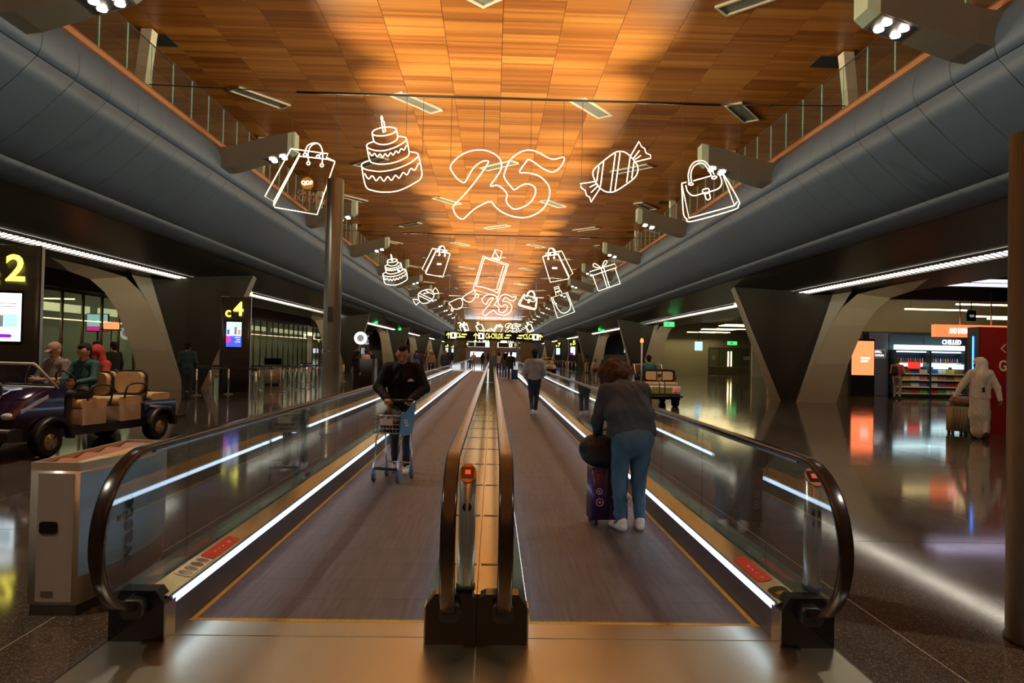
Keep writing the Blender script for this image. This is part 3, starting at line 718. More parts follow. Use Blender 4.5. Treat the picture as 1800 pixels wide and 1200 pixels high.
# ------------------------------------------------------------------ neon signs hung from rods
def neon_sign(kind, label, yd, strokes, wires, rod_z=7.55, px=True, r=.0125, group=None, extras=None, flip=False):
    """strokes: (part name, points in photo pixels, smooth?, closed?) drawn on the plane y=yd"""
    P = lambda p: at_depth(p[0], p[1], yd)
    allp = [P(p) for st in strokes for p in st[1]]
    cx = sum(p.x for p in allp)/len(allp); zb = min(p.z for p in allp)
    t = thing(kind, label, 'neon sign', (cx, yd, zb), 0, group)
    for nm, pts, sm, cl in strokes:
        q = [P(p)-Vector((cx, yd, zb)) for p in pts]
        if sm: q = smooth_path(q, 5, cl)
        m = MB(); m.tube(q, r, 6, closed=cl); m.build(nm, ['neon'], t)
    for wx, wy in wires:
        p = P((wx, wy))-Vector((cx, yd, zb)); m = MB(); m.tube([p, (p.x, 0, rod_z-zb)], .005 if yd < 30 else .007, 4); m.build('hanging_wire', ['wire'], t)
    return t
def Z(x0, y0, k, pts): return [(x0+a/k, y0+b/k) for a, b in pts]
D1, D2, D3 = 16.3, 35.4, 54.6
za = lambda pts: Z(440, 180, 1745/320, pts)
zb_ = lambda pts: Z(760, 230, 4.5, pts)
zc = lambda pts: Z(1000, 230, 4.5, pts)
def arc(c, rx, ry, a0, a1, n=14, tilt=0):
    out = []
    for k in range(n+1):
        t = R(a0+(a1-a0)*k/n); x, y = rx*math.cos(t), ry*math.sin(t); c_, s_ = math.cos(R(tilt)), math.sin(R(tilt))
        out.append((c[0]+x*c_-y*s_, c[1]+x*s_+y*c_))
    return out
# shopping bag (crop za)
BAG = [('outline', [(390, 443), (475, 490), (225, 950), (140, 900)], 0, 1), ('outline', [(470, 515), (225, 990), (235, 1005), (640, 1075), (810, 570), (745, 545), (470, 515)], 0, 0),
       ('outline', [(475, 490), (225, 950), (225, 990)], 0, 0), ('outline', [(390, 443), (745, 492), (728, 525), (810, 565)], 0, 0),
       ('handle', [(525, 485), (535, 440), (560, 405), (610, 388), (655, 397), (680, 430), (690, 480), (655, 508)], 1, 0), ('handle', [(557, 565), (555, 480), (575, 425), (610, 398), (650, 395), (680, 430), (695, 500), (687, 585)], 1, 0)]
RING = [(525, 500), (650, 518), (557, 583), (685, 602)]
bag_px = [(n, za(p), s, c) for n, p, s, c in BAG]+[('grommet', za(arc(c, 15, 15, 0, 345, 12)), 1, 1) for c in RING]
bag1 = neon_sign('neon_shopping_bag', 'large neon shopping bag outline with an amber disc inside', D1, bag_px, [(513, 262), (590, 280)])
M('disc_amber', (.55, .24, .02), .5, emit=.16, ecol=(1, .42, .03)); M('lettering_white', (1, .95, .85), emit=1.6)
M('lettering_dim', (.55, .32, .2), .5, emit=.10)
o = bag1.location
c0 = at_depth(540, 322, D1)-Vector(o)
MB().lathe([(.14, -.02), (.14, .02)], tuple(c0), 28, 'y').build('amber_disc', ['disc_amber'], bag1)
text('lettering', 'QDF', .125, 'lettering_white', bag1, (c0.x, -.035, c0.z), bold=.03)
MB().tube([c0+Vector((.03, 0, .14)), c0+Vector((.20, 0, .62))], .004, 4).build('hanging_wire', ['wire'], bag1)
c1 = at_depth(540, 345, D1)-Vector(o)
tx = text('lettering', 'QATAR', .15, 'lettering_dim', bag1, (c1.x+.02, .01, c1.z+.06)); tx.rotation_euler = (R(90), R(8), 0)
tx = text('lettering', 'DUTY FREE', .15, 'lettering_dim', bag1, (c1.x+.06, .01, c1.z-.08)); tx.rotation_euler = (R(90), R(8), 0)
# birthday cake (crop za)
def wavy(p0, p1, sag, n, amp):
    out = []
    for k in range(2*n+1):
        t = k/(2*n); x = p0[0]+(p1[0]-p0[0])*t; y = p0[1]+(p1[1]-p0[1])*t+sag*4*t*(1-t)
        out.append((x, y+(amp if k % 2 else -amp)))
    return out
CAKE = [('tier', arc((1283, 278), 117, 40, 0, 350, 20, -8), 1, 1), ('tier', [(1168, 295), (1186, 372), (1230, 398), (1290, 403), (1360, 385), (1412, 340), (1396, 245)], 1, 0),
        ('tier', [(1190, 372), (1130, 395), (1115, 415), (1130, 437), (1200, 460), (1290, 460), (1400, 425), (1480, 375), (1495, 345), (1470, 330), (1410, 325)], 1, 0),
        ('tier', [(1115, 415), (1145, 555), (1190, 583), (1260, 592), (1370, 578), (1470, 540), (1522, 490), (1495, 345)], 1, 0),
        ('icing', wavy((1140, 490), (1497, 425), 45, 7, 14), 1, 0),
        ('tier', [(1145, 555), (1090, 575), (1065, 600), (1090, 635), (1170, 655), (1270, 660), (1400, 635), (1530, 580), (1605, 520), (1608, 495), (1580, 480), (1522, 472)], 1, 0),
        ('tier', [(1065, 600), (1105, 800), (1180, 845), (1290, 860), (1420, 845), (1560, 780), (1645, 700), (1608, 495)], 1, 0),
        ('icing', wavy((1095, 700), (1612, 602), 75, 7, 20), 1, 0),
        ('candle', [(1258, 185), (1280, 180), (1296, 280), (1275, 288)], 0, 1), ('flame', [(1256, 130), (1270, 155), (1265, 178), (1254, 160)], 1, 1)]
cake_px = [(n, za(p), s, c) for n, p, s, c in CAKE]
cake1 = neon_sign('neon_cake', 'large neon birthday cake beside the bag with the amber disc', D1, cake_px, [(640, 262), (714, 240), (742, 305)])
# the number 25 (crop zb_)
N2 = [(252, 408), (205, 385), (160, 330), (143, 285), (170, 240), (230, 190), (300, 160), (385, 150), (455, 165), (515, 200), (545, 250), (540, 310), (500, 375), (460, 435), (510, 430), (555, 455), (590, 500), (585, 555), (610, 595), (650, 618), (710, 605), (770, 570), (810, 510), (815, 455), (780, 425), (735, 420), (690, 440), (650, 465), (620, 440), (570, 370), (575, 320), (610, 240), (660, 190), (720, 158), (780, 152), (840, 170), (900, 205), (960, 225), (1035, 208), (1040, 240), (1005, 295), (945, 325), (870, 295), (800, 245), (760, 228), (730, 260), (690, 325), (760, 332), (840, 355), (895, 400), (925, 450), (925, 520), (895, 590), (840, 645), (760, 680), (690, 685), (610, 668), (540, 635), (490, 590), (460, 558), (400, 580), (330, 620), (280, 665), (240, 698), (195, 675), (168, 625), (170, 590), (230, 530), (300, 450), (370, 360), (425, 280), (443, 240), (400, 240), (350, 270), (310, 315), (280, 370)]
n25_px = [('outline', zb_(N2), 1, 1)]
s25 = neon_sign('neon_number', 'large neon number 25 in the row nearest the cake and candy', D1, n25_px, [(792, 290), (850, 262), (933, 262), (990, 276)])
# candy (crop zc)
CANDY = [('wrapper', [(190, 345), (200, 305), (240, 265), (350, 180), (400, 162), (450, 172), (500, 215), (540, 270), (545, 320), (520, 370), (450, 425), (370, 475), (320, 485), (270, 470), (220, 420)], 1, 1),
         ('twist', [(490, 195), (555, 83), (575, 125), (600, 140), (610, 175), (645, 190), (648, 215), (525, 245)], 0, 0), ('twist', [(505, 225), (558, 155)], 0, 0), ('twist', [(525, 225), (568, 195)], 0, 0),
         ('twist', [(210, 400), (90, 418), (98, 450), (128, 470), (140, 510), (165, 525), (175, 563), (245, 455)], 0, 0), ('twist', [(165, 445), (225, 415)], 0, 0), ('twist', [(175, 488), (235, 430)], 0, 0),
         ('stripe', [(238, 280), (220, 400)], 0, 0), ('stripe', [(275, 245), (250, 440)], 0, 0), ('stripe', [(368, 180), (328, 478)], 0, 0), ('stripe', [(405, 172), (365, 470)], 0, 0), ('stripe', [(485, 205), (457, 405)], 0, 0), ('stripe', [(515, 245), (497, 375)], 0, 0)]
candy_px = [(n, zc(p), s, c) for n, p, s, c in CANDY]
candy1 = neon_sign('neon_candy', 'large neon striped candy in a twisted wrapper between the number 25 and the handbag', D1, candy_px, [(1022, 320), (1124, 248)])
# handbag (crop zc)
HB = [('outline', [(892, 415), (905, 640), (930, 695), (975, 715), (1300, 625), (1340, 590), (1340, 545), (1225, 345), (1195, 325)], 1, 0), ('outline', [(895, 430), (950, 690), (1310, 590), (1215, 335)], 0, 0),
      ('outline', [(950, 690), (1310, 590), (1330, 560)], 0, 0), ('outline', [(892, 415), (930, 405)], 0, 0), ('outline', [(985, 395), (1125, 355)], 0, 0),
      ('flap', [(925, 430), (940, 480), (985, 512), (1055, 495), (1150, 470), (1195, 445), (1210, 400), (1190, 345)], 1, 0),
      ('handle', [(950, 410), (945, 340), (970, 270), (1015, 238), (1070, 240), (1110, 280), (1150, 345)], 1, 0), ('handle', [(970, 405), (965, 340), (985, 285), (1025, 258), (1065, 260), (1095, 295), (1130, 355)], 1, 0),
      ('handle_ring', arc((965, 420), 18, 9, 0, 345, 10), 1, 1), ('handle_ring', arc((1150, 368), 20, 10, 0, 345, 10, -15), 1, 1),
      ('clasp', [(1058, 468), (1100, 455), (1110, 485), (1070, 497)], 1, 1), ('clasp', [(1072, 490), (1085, 535), (1100, 545), (1118, 530), (1108, 482)], 1, 0)]
hb_px = [(n, zc(p), s, c) for n, p, s, c in HB]
hand1 = neon_sign('neon_handbag', 'large neon handbag with a round handle and clasp near the shop side balcony', D1, hb_px, [(1199, 320), (1297, 345)])
# second row, at the second and third rods: scaled copies of the same tube work and new shapes
zd = lambda pts: Z(640, 400, 6.0, pts)
ze = lambda pts: Z(860, 400, 6.0, pts)
def remap(px, src, dst, mirror=False):
    (ax0, ay0, ax1, ay1), (bx0, by0, bx1, by1) = src, dst
    f = lambda p: (bx0+((ax1-p[0]) if mirror else (p[0]-ax0))/(ax1-ax0)*(bx1-bx0), by0+(p[1]-ay0)/(ay1-ay0)*(by1-by0))
    return [(n, [f(p) for p in pts], s, c) for n, pts, s, c in px]
def bbox(px): a = [p for st in px for p in st[1]]; return (min(p[0] for p in a), min(p[1] for p in a), max(p[0] for p in a), max(p[1] for p in a))
BB = {k: bbox(v) for k, v in (('bag', bag_px), ('cake', cake_px), ('n25', n25_px), ('candy', candy_px), ('hb', hb_px))}
r2 = .018
neon_sign('neon_cake', 'mid-distance neon birthday cake at the gate side balcony lamp arms', D2, remap(cake_px, BB['cake'], (673, 447, 716, 501)), [(680, 470), (705, 462)], r=r2)
def label_patch(t, x, y, d, w, h):
    c = at_depth(x, y, d)-Vector(t.location); MB().box(c.x-w/2, c.x+w/2, -.02, .02, c.z-h/2, c.z+h/2).build('lit_label', ['lettering_white'], t)
t = neon_sign('neon_shopping_bag', 'mid-distance neon shopping bag on the gate side of the tall neon bottle', D2, remap(bag_px, BB['bag'], (742, 432, 791, 487)), [(752, 440), (790, 444)], r=r2); label_patch(t, 772, 464, D2, .22, .09)
t = neon_sign('neon_shopping_bag', 'mid-distance neon shopping bag on the shop side of the tall neon bottle', D2, remap(bag_px, BB['bag'], (954, 436, 1007, 496), True), [(957, 448), (992, 444)], r=r2); label_patch(t, 975, 471, D2, .25, .1)
BOT = [('outline', [(1255, 300), (1520, 385), (1415, 730), (1150, 650)], 0, 1), ('outline', [(1268, 320), (1500, 395), (1410, 690)], 0, 0), ('outline', [(1268, 320), (1180, 615)], 0, 0), ('label_line', [(1180, 615), (1300, 640), (1410, 690)], 1, 0), ('label_line', [(1470, 405), (1400, 640)], 0, 0),
       ('cap', [(1385, 232), (1455, 250), (1435, 330), (1350, 315)], 0, 1), ('cap', [(1385, 235), (1390, 270), (1420, 310)], 1, 0), ('neck', [(1355, 320), (1425, 345), (1440, 322)], 0, 0)]
neon_sign('neon_perfume_bottle', 'tall tilted neon perfume bottle above the smaller number 25', D2, [(n, zd(p), s, c) for n, p, s, c in BOT], [(850, 452), (893, 466)], r=r2)
GIFT = [('box', [(1090, 505), (1150, 668), (1382, 590), (1328, 430)], 0, 0), ('lid', [(1060, 465), (1325, 380), (1342, 420), (1075, 510)], 0, 1), ('ribbon', [(1180, 430), (1245, 635)], 0, 0), ('ribbon', [(1207, 422), (1270, 628)], 0, 0),
        ('bow', [(1185, 428), (1110, 415), (1095, 390), (1120, 380), (1185, 428)], 1, 0), ('bow', [(1190, 425), (1205, 370), (1225, 347), (1242, 355), (1230, 385), (1190, 425)], 1, 0)]
gift_px = [(n, ze(p), s, c) for n, p, s, c in GIFT]
neon_sign('neon_gift', 'mid-distance neon gift box with a bow near the shop side balcony', D2, gift_px, [(1045, 470), (1083, 464)], r=r2)
CANDY2 = [('wrapper', [(570, 715), (590, 680), (650, 655), (700, 655), (735, 690), (730, 740), (690, 780), (630, 800), (585, 775)], 1, 1), ('twist', [(715, 680), (750, 633), (770, 655), (790, 690), (735, 700)], 0, 0), ('twist', [(580, 760), (515, 755), (530, 790), (550, 815), (590, 775)], 0, 0),
          ('stripe', [(580, 690), (715, 755)], 0, 0), ('stripe', [(575, 715), (700, 775)], 0, 0), ('stripe', [(640, 660), (733, 705)], 0, 0)]
r3 = .025
neon_sign('neon_candy', 'smaller neon candy below the mid-distance cake', D3, [(n, zd(p), s, c) for n, p, s, c in CANDY2], [(727, 526), (765, 506)], r=r3)
GLS = [('lens_rim', [(895, 795), (1000, 745), (1030, 760), (1040, 800), (1020, 845), (975, 860), (935, 850), (915, 820)], 1, 1), ('lens_rim', [(1040, 735), (1150, 665), (1175, 690), (1165, 740), (1130, 780), (1090, 780), (1060, 765)], 1, 1), ('bridge', [(1030, 760), (1045, 748), (1060, 765)], 1, 0), ('temple', [(1170, 700), (1200, 705), (1205, 730), (1180, 735)], 1, 0), ('temple', [(925, 840), (918, 870), (930, 880), (940, 860)], 1, 0)]
neon_sign('neon_sunglasses', 'tilted neon sunglasses beside the smaller number 25', D3, [(n, zd(p), s, c) for n, p, s, c in GLS], [(790, 532), (835, 512)], r=r3)
neon_sign('neon_number', 'smaller neon number 25 below the tall neon perfume bottle', D3, remap(n25_px, BB['n25'], (847, 517, 907, 555)), [(855, 522), (900, 520)], r=r3)
neon_sign('neon_handbag', 'smaller neon handbag beside the mid-distance number 25', D3, remap(hb_px, BB['hb'], (912, 511, 944, 544), True), [(916, 520), (942, 524)], r=r3)
BOT2 = [('outline', [(655, 740), (825, 682), (900, 888), (720, 955)], 0, 1), ('liquid_line', [(672, 745), (720, 850), (770, 900), (820, 890), (855, 850), (850, 790), (810, 695)], 1, 0), ('neck', [(705, 715), (700, 685), (755, 665), (765, 690)], 0, 0), ('cap', [(685, 630), (732, 618), (748, 662), (698, 680)], 0, 1), ('cap', [(692, 648), (738, 635)], 0, 0)]
bot2_px = [(n, ze(p), s, c) for n, p, s, c in BOT2]
neon_sign('neon_perfume_bottle', 'square neon perfume bottle with a round inner line near the shop side arms', D3, bot2_px, [(970, 522), (998, 514)], r=r3)
# far rows
D5, D7 = 92.8, 131.0
BB['gift'], BB['bot'], BB['cd2'], BB['gl'] = bbox(gift_px), bbox(bot2_px), bbox([(n, zd(p), s, c) for n, p, s, c in CANDY2]), bbox([(n, zd(p), s, c) for n, p, s, c in GLS])
gls_px = [(n, zd(p), s, c) for n, p, s, c in GLS]
FAR = [('neon_gift', gift_px, 'gift', (807, 566, 824, 584), 'far neon gift box above the direction sign arrow'), ('neon_perfume_bottle', bot2_px, 'bot', (836, 566, 852, 584), 'far neon bottle above the direction sign letters'), ('neon_shopping_bag', bag_px, 'bag', (866, 570, 884, 585), 'far neon shopping bag above the middle of the direction sign'),
       ('neon_number', n25_px, 'n25', (888, 568, 915, 585), 'far small neon number 25 above the direction sign'), ('neon_perfume_bottle', bot2_px, 'bot', (924, 566, 938, 585), 'far neon bottle at the shop end of the direction sign'), ('neon_sunglasses', gls_px, 'gl', (850, 577, 866, 586), 'far neon sunglasses above the direction sign')]
for nm, px, k, dst, lab in FAR: neon_sign(nm, lab, D5, remap(px, BB[k], dst), [((dst[0]+dst[2])/2, dst[1]+2)], r=.034)
FAR = [('neon_shopping_bag', bag_px, 'bag', (833, 594, 844, 603), 'tiny far neon shopping bag below the direction sign, gate side'), ('neon_handbag', hb_px, 'hb', (849, 594, 859, 603), 'tiny far neon handbag left of the sign mast'), ('neon_cake', cake_px, 'cake', (880, 594, 891, 604), 'tiny far neon cake right of the sign mast'), ('neon_gift', gift_px, 'gift', (893, 594, 902, 604), 'tiny far neon gift below the direction sign, shop side')]
for nm, px, k, dst, lab in FAR: neon_sign(nm, lab.replace('left of the sign mast', 'on the gate side of the sign mast').replace('right of the sign mast', 'on the shop side of the sign mast'), D7, remap(px, BB[k], dst), [((dst[0]+dst[2])/2, dst[1]+1)], r=.04)
# rods from balcony to balcony
for i, y in enumerate((D1, D2, D3, 73.7, D5, 112, D7)):
    lab = ['thin dark rod carrying the large cake, number and candy signs', 'dark rod carrying the mid-distance bags and tall bottle', 'dark rod carrying the sunglasses and smaller number 25', 'bare dark rod beyond the sunglasses sign', 'dark rod carrying the far gift and bottles', 'bare dark rod far down the hall', 'last dark rod with the tiny far signs'][i]
    t = thing('suspension_rod', lab, 'rod', (HC, y+.05, 7.6))
    MB().tube([(-4.7, 0, -.05), (5.1, 0, -.05)], .028, 8).build('bar', ['wire'], t)
    MB().tube([(-8.05, 0, .02), (-4.7, 0, -.05)], .014, 6).build('cable', ['wire'], t); MB().tube([(5.1, 0, -.05), (8.05, 0, .02)], .014, 6).build('cable', ['wire'], t)
    for x in (-6.3, 6.3): MB().ell((x, 0, -.02), (.07, .03, .03), 10, 6).build('tensioner', ['wire'], t)
# ------------------------------------------------------------------ figures: signed distance fields meshed with surface nets
def surface_nets(val, org, h):
    sgn = val < 0; nx, ny, nz = val.shape
    c = np.zeros((nx-1, ny-1, nz-1), np.int8)
    for i in (0, 1):
        for j in (0, 1):
            for k in (0, 1): c += sgn[i:nx-1+i, j:ny-1+j, k:nz-1+k]
    act = (c > 0) & (c < 8); idx = -np.ones(act.shape, np.int64); cells = np.argwhere(act); idx[act] = np.arange(len(cells))
    acc = np.zeros((len(cells), 3)); cnt = np.zeros(len(cells))
    I, J, K = cells.T
    for d in range(3):
        for a in (0, 1):
            for b in (0, 1):
                o0 = [0, 0, 0]; o1 = [0, 0, 0]; e = [x for x in range(3) if x != d]
                o0[e[0]] = o1[e[0]] = a; o0[e[1]] = o1[e[1]] = b; o1[d] = 1
                v0 = val[I+o0[0], J+o0[1], K+o0[2]]; v1 = val[I+o1[0], J+o1[1], K+o1[2]]
                m = (v0 < 0) != (v1 < 0); t = np.where(m, v0/np.where(np.abs(v0-v1) < 1e-12, 1, v0-v1), 0)
                p = np.array(o0, float)[None, :].repeat(len(cells), 0); p[:, d] += t
                acc[m] += p[m]; cnt[m] += 1
    V = (cells+acc/np.maximum(cnt, 1)[:, None])*h+org
    F = []
    for d in range(3):
        e = [x for x in range(3) if x != d]
        s0 = [slice(1, -1)]*3; s0[d] = slice(0, -1); s1 = list(s0); s1[d] = slice(1, None)
        a, b = sgn[tuple(s0)], sgn[tuple(s1)]
        q = np.argwhere(a != b); 
        if not len(q): continue
        inside = a[tuple(q.T)]; base = q.copy()
        for x in e: base[:, x] += 1
        def cell(da, db):
            t = base.copy(); t[:, e[0]] -= da; t[:, e[1]] -= db; return idx[t[:, 0], t[:, 1], t[:, 2]]
        f = np.stack([cell(1, 1), cell(0, 1), cell(0, 0), cell(1, 0)], 1)
        fl = inside if d != 1 else ~inside
        f[~fl] = f[~fl][:, ::-1]; F.append(f)
    F = np.concatenate(F); return V, F[(F >= 0).all(1)]
class Blob:
    """capsules with two radii, an optional flattening, a material and a blend width"""
    def __init__(s): s.p = []
    def cap(s, a, b, r1, r2=None, mat=0, k=.03, flat=None, bias=0.0, cut=None):
        s.p.append((np.array(a, float), np.array(b, float), r1, r1 if r2 is None else r2, mat, k, flat, bias, cut)); return s
    def ball(s, c, r, mat=0, k=.02, flat=None, bias=0.0): return s.cap(c, np.array(c, float)+(0, 0, 1e-4), r, r, mat, k, flat, bias)
    @staticmethod
    def dist(P, pr):
        a, b, r1, r2, mat, k, flat, bias, cut = pr; q = P-a; ab = b-a; sc = 1.0
        if flat is not None:
            for ax, fac in (flat if isinstance(flat, list) else [flat]):
                ax = np.array(ax, float); ax = ax/np.linalg.norm(ax)
                q = q+np.tensordot(q, ax, 1)[..., None]*ax*(1/fac-1); ab = ab+ab.dot(ax)*ax*(1/fac-1); sc = min(sc, fac)
        t = np.clip((q @ ab)/max(ab.dot(ab), 1e-12), 0, 1)
        d = (np.sqrt(((q-t[..., None]*ab)**2).sum(-1))-(r1+(r2-r1)*t))*sc
        return d if cut is None else np.maximum(d, (P-cut[0]) @ cut[1])
    def mesh(s, h, wrinkle=0.0, seed=0):
        lo = np.min([np.minimum(p[0], p[1])-max(p[2], p[3]) for p in s.p], 0)-3*h; hi = np.max([np.maximum(p[0], p[1])+max(p[2], p[3]) for p in s.p], 0)+3*h
        n = np.ceil((hi-lo)/h).astype(int)+1
        ax = [lo[i]+h*np.arange(n[i]) for i in range(3)]
        val = np.full(n, .25); 
        for p in s.p:
            m = max(p[2], p[3])+.09+p[5]; a = np.minimum(p[0], p[1])-m; b = np.maximum(p[0], p[1])+m
            sl = [slice(max(0, int((a[i]-lo[i])/h)), min(n[i], int((b[i]-lo[i])/h)+2)) for i in range(3)]
            P = np.stack(np.meshgrid(*[ax[i][sl[i]] for i in range(3)], indexing='ij'), -1); d = s.dist(P, p); sl = tuple(sl); v = val[sl]; k = max(p[5], 1e-4)
            hh = np.clip(.5+.5*(v-d)/k, 0, 1); val[sl] = v*(1-hh)+d*hh-k*hh*(1-hh)
        if wrinkle:
            X, Y, Zz = np.meshgrid(*ax, indexing='ij')
            val += wrinkle*(np.sin(38*Zz+9*np.sin(11*X+seed)+6*Y)*.6+np.sin(61*X+23*Zz+5*np.sin(17*Y))*.4)
        V, F = surface_nets(val, lo, h)
        C = V[F].mean(1); best = np.full(len(C), 1e9); mi = np.zeros(len(C), int)
        for p in s.p:
            d = s.dist(C, p)-p[7]; g = d < best; best[g] = d[g]; mi[g] = p[4]
        return V, F, mi
def blob_obj(name, chunks, mats, parent=None):
    """chunks: list of (V, F, mi) joined into one mesh"""
    vs, fs, ms, o = [], [], [], 0
    for V, F, mi in chunks: vs.append(V); fs.append(F+o); ms.append(mi); o += len(V)
    V = np.concatenate(vs); F = np.concatenate(fs); mi = np.concatenate(ms)
    me = bpy.data.meshes.new(name); me.from_pydata(V.tolist(), [], F.tolist())
    for m in mats: me.materials.append(MAT[m])
    me.polygons.foreach_set('material_index', mi.astype(np.int32)); me.polygons.foreach_set('use_smooth', np.ones(len(F), bool)); me.update()
    return link(name, me, parent)
def v3(*a): return np.array(a, float)
def unit(v): v = np.array(v, float); return v/max(np.linalg.norm(v), 1e-9)
def hand(wrist, direc, palm_n, side, curl=.5, mat=0, h=.0055, size=1.0, mats_ofs=0):
    """five fingers; direc: wrist to knuckles, palm_n: out of the palm, side: +1 thumb on +cross(direc, palm_n)"""
    d = unit(direc); n = unit(np.array(palm_n)-d*np.dot(palm_n, d)); c = np.cross(d, n)*side; w = v3(*wrist); S = size
    b = Blob()
    b.cap(w-d*.03, w+d*.02, .026*S, .03*S, mat, .02, (n, .7))
    for u in (-.026, -.008, .01, .028): b.cap(w+d*.02*S+c*u*.6*S, w+d*.088*S+c*u*S, .016*S, .013*S, mat, .018)
    for u, L in ((.032, .070), (.011, .080), (-.011, .074), (-.031, .058)):
        p = w+d*.09*S+c*u*S; ang = 0.0
        for j, f in enumerate((.45, .32, .23)):
            ang += curl*(1.0, 1.15, .8)[j]; dd = d*math.cos(ang)+n*math.sin(ang); q = p+dd*L*f*S
            b.cap(p, q, (.0095-.0009*j)*S, (.0088-.0009*j)*S, mat, .004); p = q
    p = w+d*.03*S+c*.03*S; dd = unit(d*.7+c*.65+n*.35*curl); q = p+dd*.045*S; b.cap(p, q, .013*S, .0105*S, mat, .012)
    dd = unit(d*.85+c*.1+n*.6*curl); b.cap(q, q+dd*.034*S, .0102*S, .0088*S, mat, .004)
    return b.mesh(h)
BASEJ = dict(pel=(0, 0, .96), che=(0, .0, 1.28), nec=(0, -.005, 1.46), hea=(0, .02, 1.62), shl=(-.185, -.01, 1.41), shr=(.185, -.01, 1.41), ell=(-.25, -.02, 1.13), elr=(.25, -.02, 1.13), wrl=(-.26, .05, .88), wrr=(.26, .05, .88),
             hil=(-.09, 0, .92), hir=(.09, 0, .92), knl=(-.10, .015, .50), knr=(.10, .015, .50), anl=(-.10, -.02, .09), anr=(.10, -.02, .09), tol=(-.115, .13, .03), tor=(.115, .13, .03))
def figure(label, loc, rotz, h=.03, height=1.75, J=None, top='black', low='black_matte', shoe='black', skin='skin_a', hair='hair_black', hairstyle='short', bulk=1.0, puffy=0.0, hands=True, hand_h=None, sleeve='long',
           curl=.6, face=True, group=None, hands_dir=None, legs=True, robe=None, jacket_len=.90, wr=0.0, split=False, extra=None, palms=None, name='person', seat=False, fem=False, socks=None):
    """a person facing +y before rotation; split=True puts the clothes on meshes of their own"""
    t = thing(name, label, 'person', loc, rotz, group)
    K = height/1.75; j = {k: v3(*v)*K for k, v in BASEJ.items()}
    for k, v in (J or {}).items(): j[k] = v3(*v)*K
    mats = [skin, top, low, shoe, hair, 'eye_dark', 'lip']
    SK, TO, LO, SH, HA, EY, LI = range(7)
    body, clo, tro, sho, hai = Blob(), Blob(), Blob(), Blob(), Blob()
    if not split: clo = tro = sho = body
    g = .0 if not split else .0
    B = bulk*K; p = puffy
    up = unit(j['nec']-j['pel']); sh_ax = unit(j['shr']-j['shl']); fr = unit(np.cross(up, sh_ax))
    ff = (fr, .66)
    # torso under the clothes
    if split:
        body.cap(j['pel'], j['che'], .13*B, .14*B, SK, .04, ff); body.cap(j['che'], j['nec']-up*.04, .13*B, .06*B, SK, .04, ff)
        for s in 'lr':
            body.cap(j['sh'+s], j['el'+s], .045*B, .037*B, SK, .03); body.cap(j['el'+s], j['wr'+s], .036*B, .026*B, SK, .02)
            body.cap(j['hi'+s], j['kn'+s], .075*B, .05*B, SK, .03); body.cap(j['kn'+s], j['an'+s], .048*B, .035*B, SK, .02); body.cap(j['an'+s]-v3(0, .02, .03), j['to'+s], .03*B, .025*B, SK, .02)
    # clothes
    low_end = j['pel']+up*(jacket_len*K-.96*K)
    clo.cap(low_end-up*.10, j['che'], (.158+p)*B, (.168+p)*B, TO, .05, ff, 0.0, (low_end, -up)) if split else clo.cap(low_end, j['che'], (.165+p)*B, (.168+p)*B, TO, .05, ff); clo.cap(j['che'], j['nec']-up*.07, (.165+p)*B, (.10+p*.5)*B, TO, .06, ff)
    clo.cap(j['shl']+sh_ax*.02, j['shr']-sh_ax*.02, (.072+p*.6)*B, None, TO, .06)
    for s in 'lr':
        clo.cap(j['sh'+s], j['el'+s], (.066+p*.6)*B, (.056+p*.6)*B, TO, .035)
        end = j['wr'+s] if sleeve == 'long' else j['el'+s]
        if sleeve == 'long': clo.cap(j['el'+s], j['wr'+s], (.054+p*.6)*B, (.040+p*.4)*B, TO, .025)
        else: body.cap(j['el'+s], j['wr'+s], .042*B, .028*B, SK, .015)
    if legs:
        tro.cap(j['pel']-up*.02, j['pel']+up*.04, .16*B*(1.06 if fem else 1), .15*B, LO, .04, (fr, .72))
        for s in 'lr':
            tro.cap(j['hi'+s], j['kn'+s], .098*B, .066*B, LO, .035); tro.cap(j['kn'+s], j['an'+s]+v3(0, 0, .03), .064*B, .048*B, LO, .02)
            hd = unit(j['to'+s]-j['an'+s]); fl = v3(hd[0], hd[1], 0)
            if not split: pass
            sho.cap(j['an'+s]+v3(0, 0, .0)-unit(fl)*.03, j['an'+s]-v3(0, 0, .045), .047*K, .046*K, SH, .01)
            sho.cap(j['an'+s]-v3(0, 0, .05)-unit(fl)*.045, j['to'+s]+unit(fl)*.02, .042*K, .034*K, SH, .02)
    if robe is not None:
        for (a, b, r1, r2, m, k_, fl_) in robe: clo.cap(v3(*a)*K, v3(*b)*K, r1*K, r2*K, m, k_, fl_)
    # neck and head
    KH = K*1.09
    hu = unit(j['hea']-j['nec']); hf = unit(fr-hu*np.dot(fr, hu)) if abs(np.dot(fr, hu)) < .95 else unit(np.cross(hu, sh_ax)); hs = np.cross(hf, hu)
    if J and 'look' in J: 
        hf = unit(v3(*J['look'])-hu*np.dot(v3(*J['look']), hu)); hs = np.cross(hf, hu)
    H = j['hea']
    body.cap(j['nec']-up*.04, H-hu*.05, .056*KH, .05*KH, SK, .03)
    body.cap(H+hu*.03*KH-hf*.012*KH, H+hu*.025*KH+hf*.012*KH, .088*KH, .084*KH, SK, .02, (hs, .88)); body.cap(H-hu*.02*KH+hf*.02*KH, H-hu*.08*KH+hf*.035*KH, .066*KH, .045*KH, SK, .03, (hs, .9))
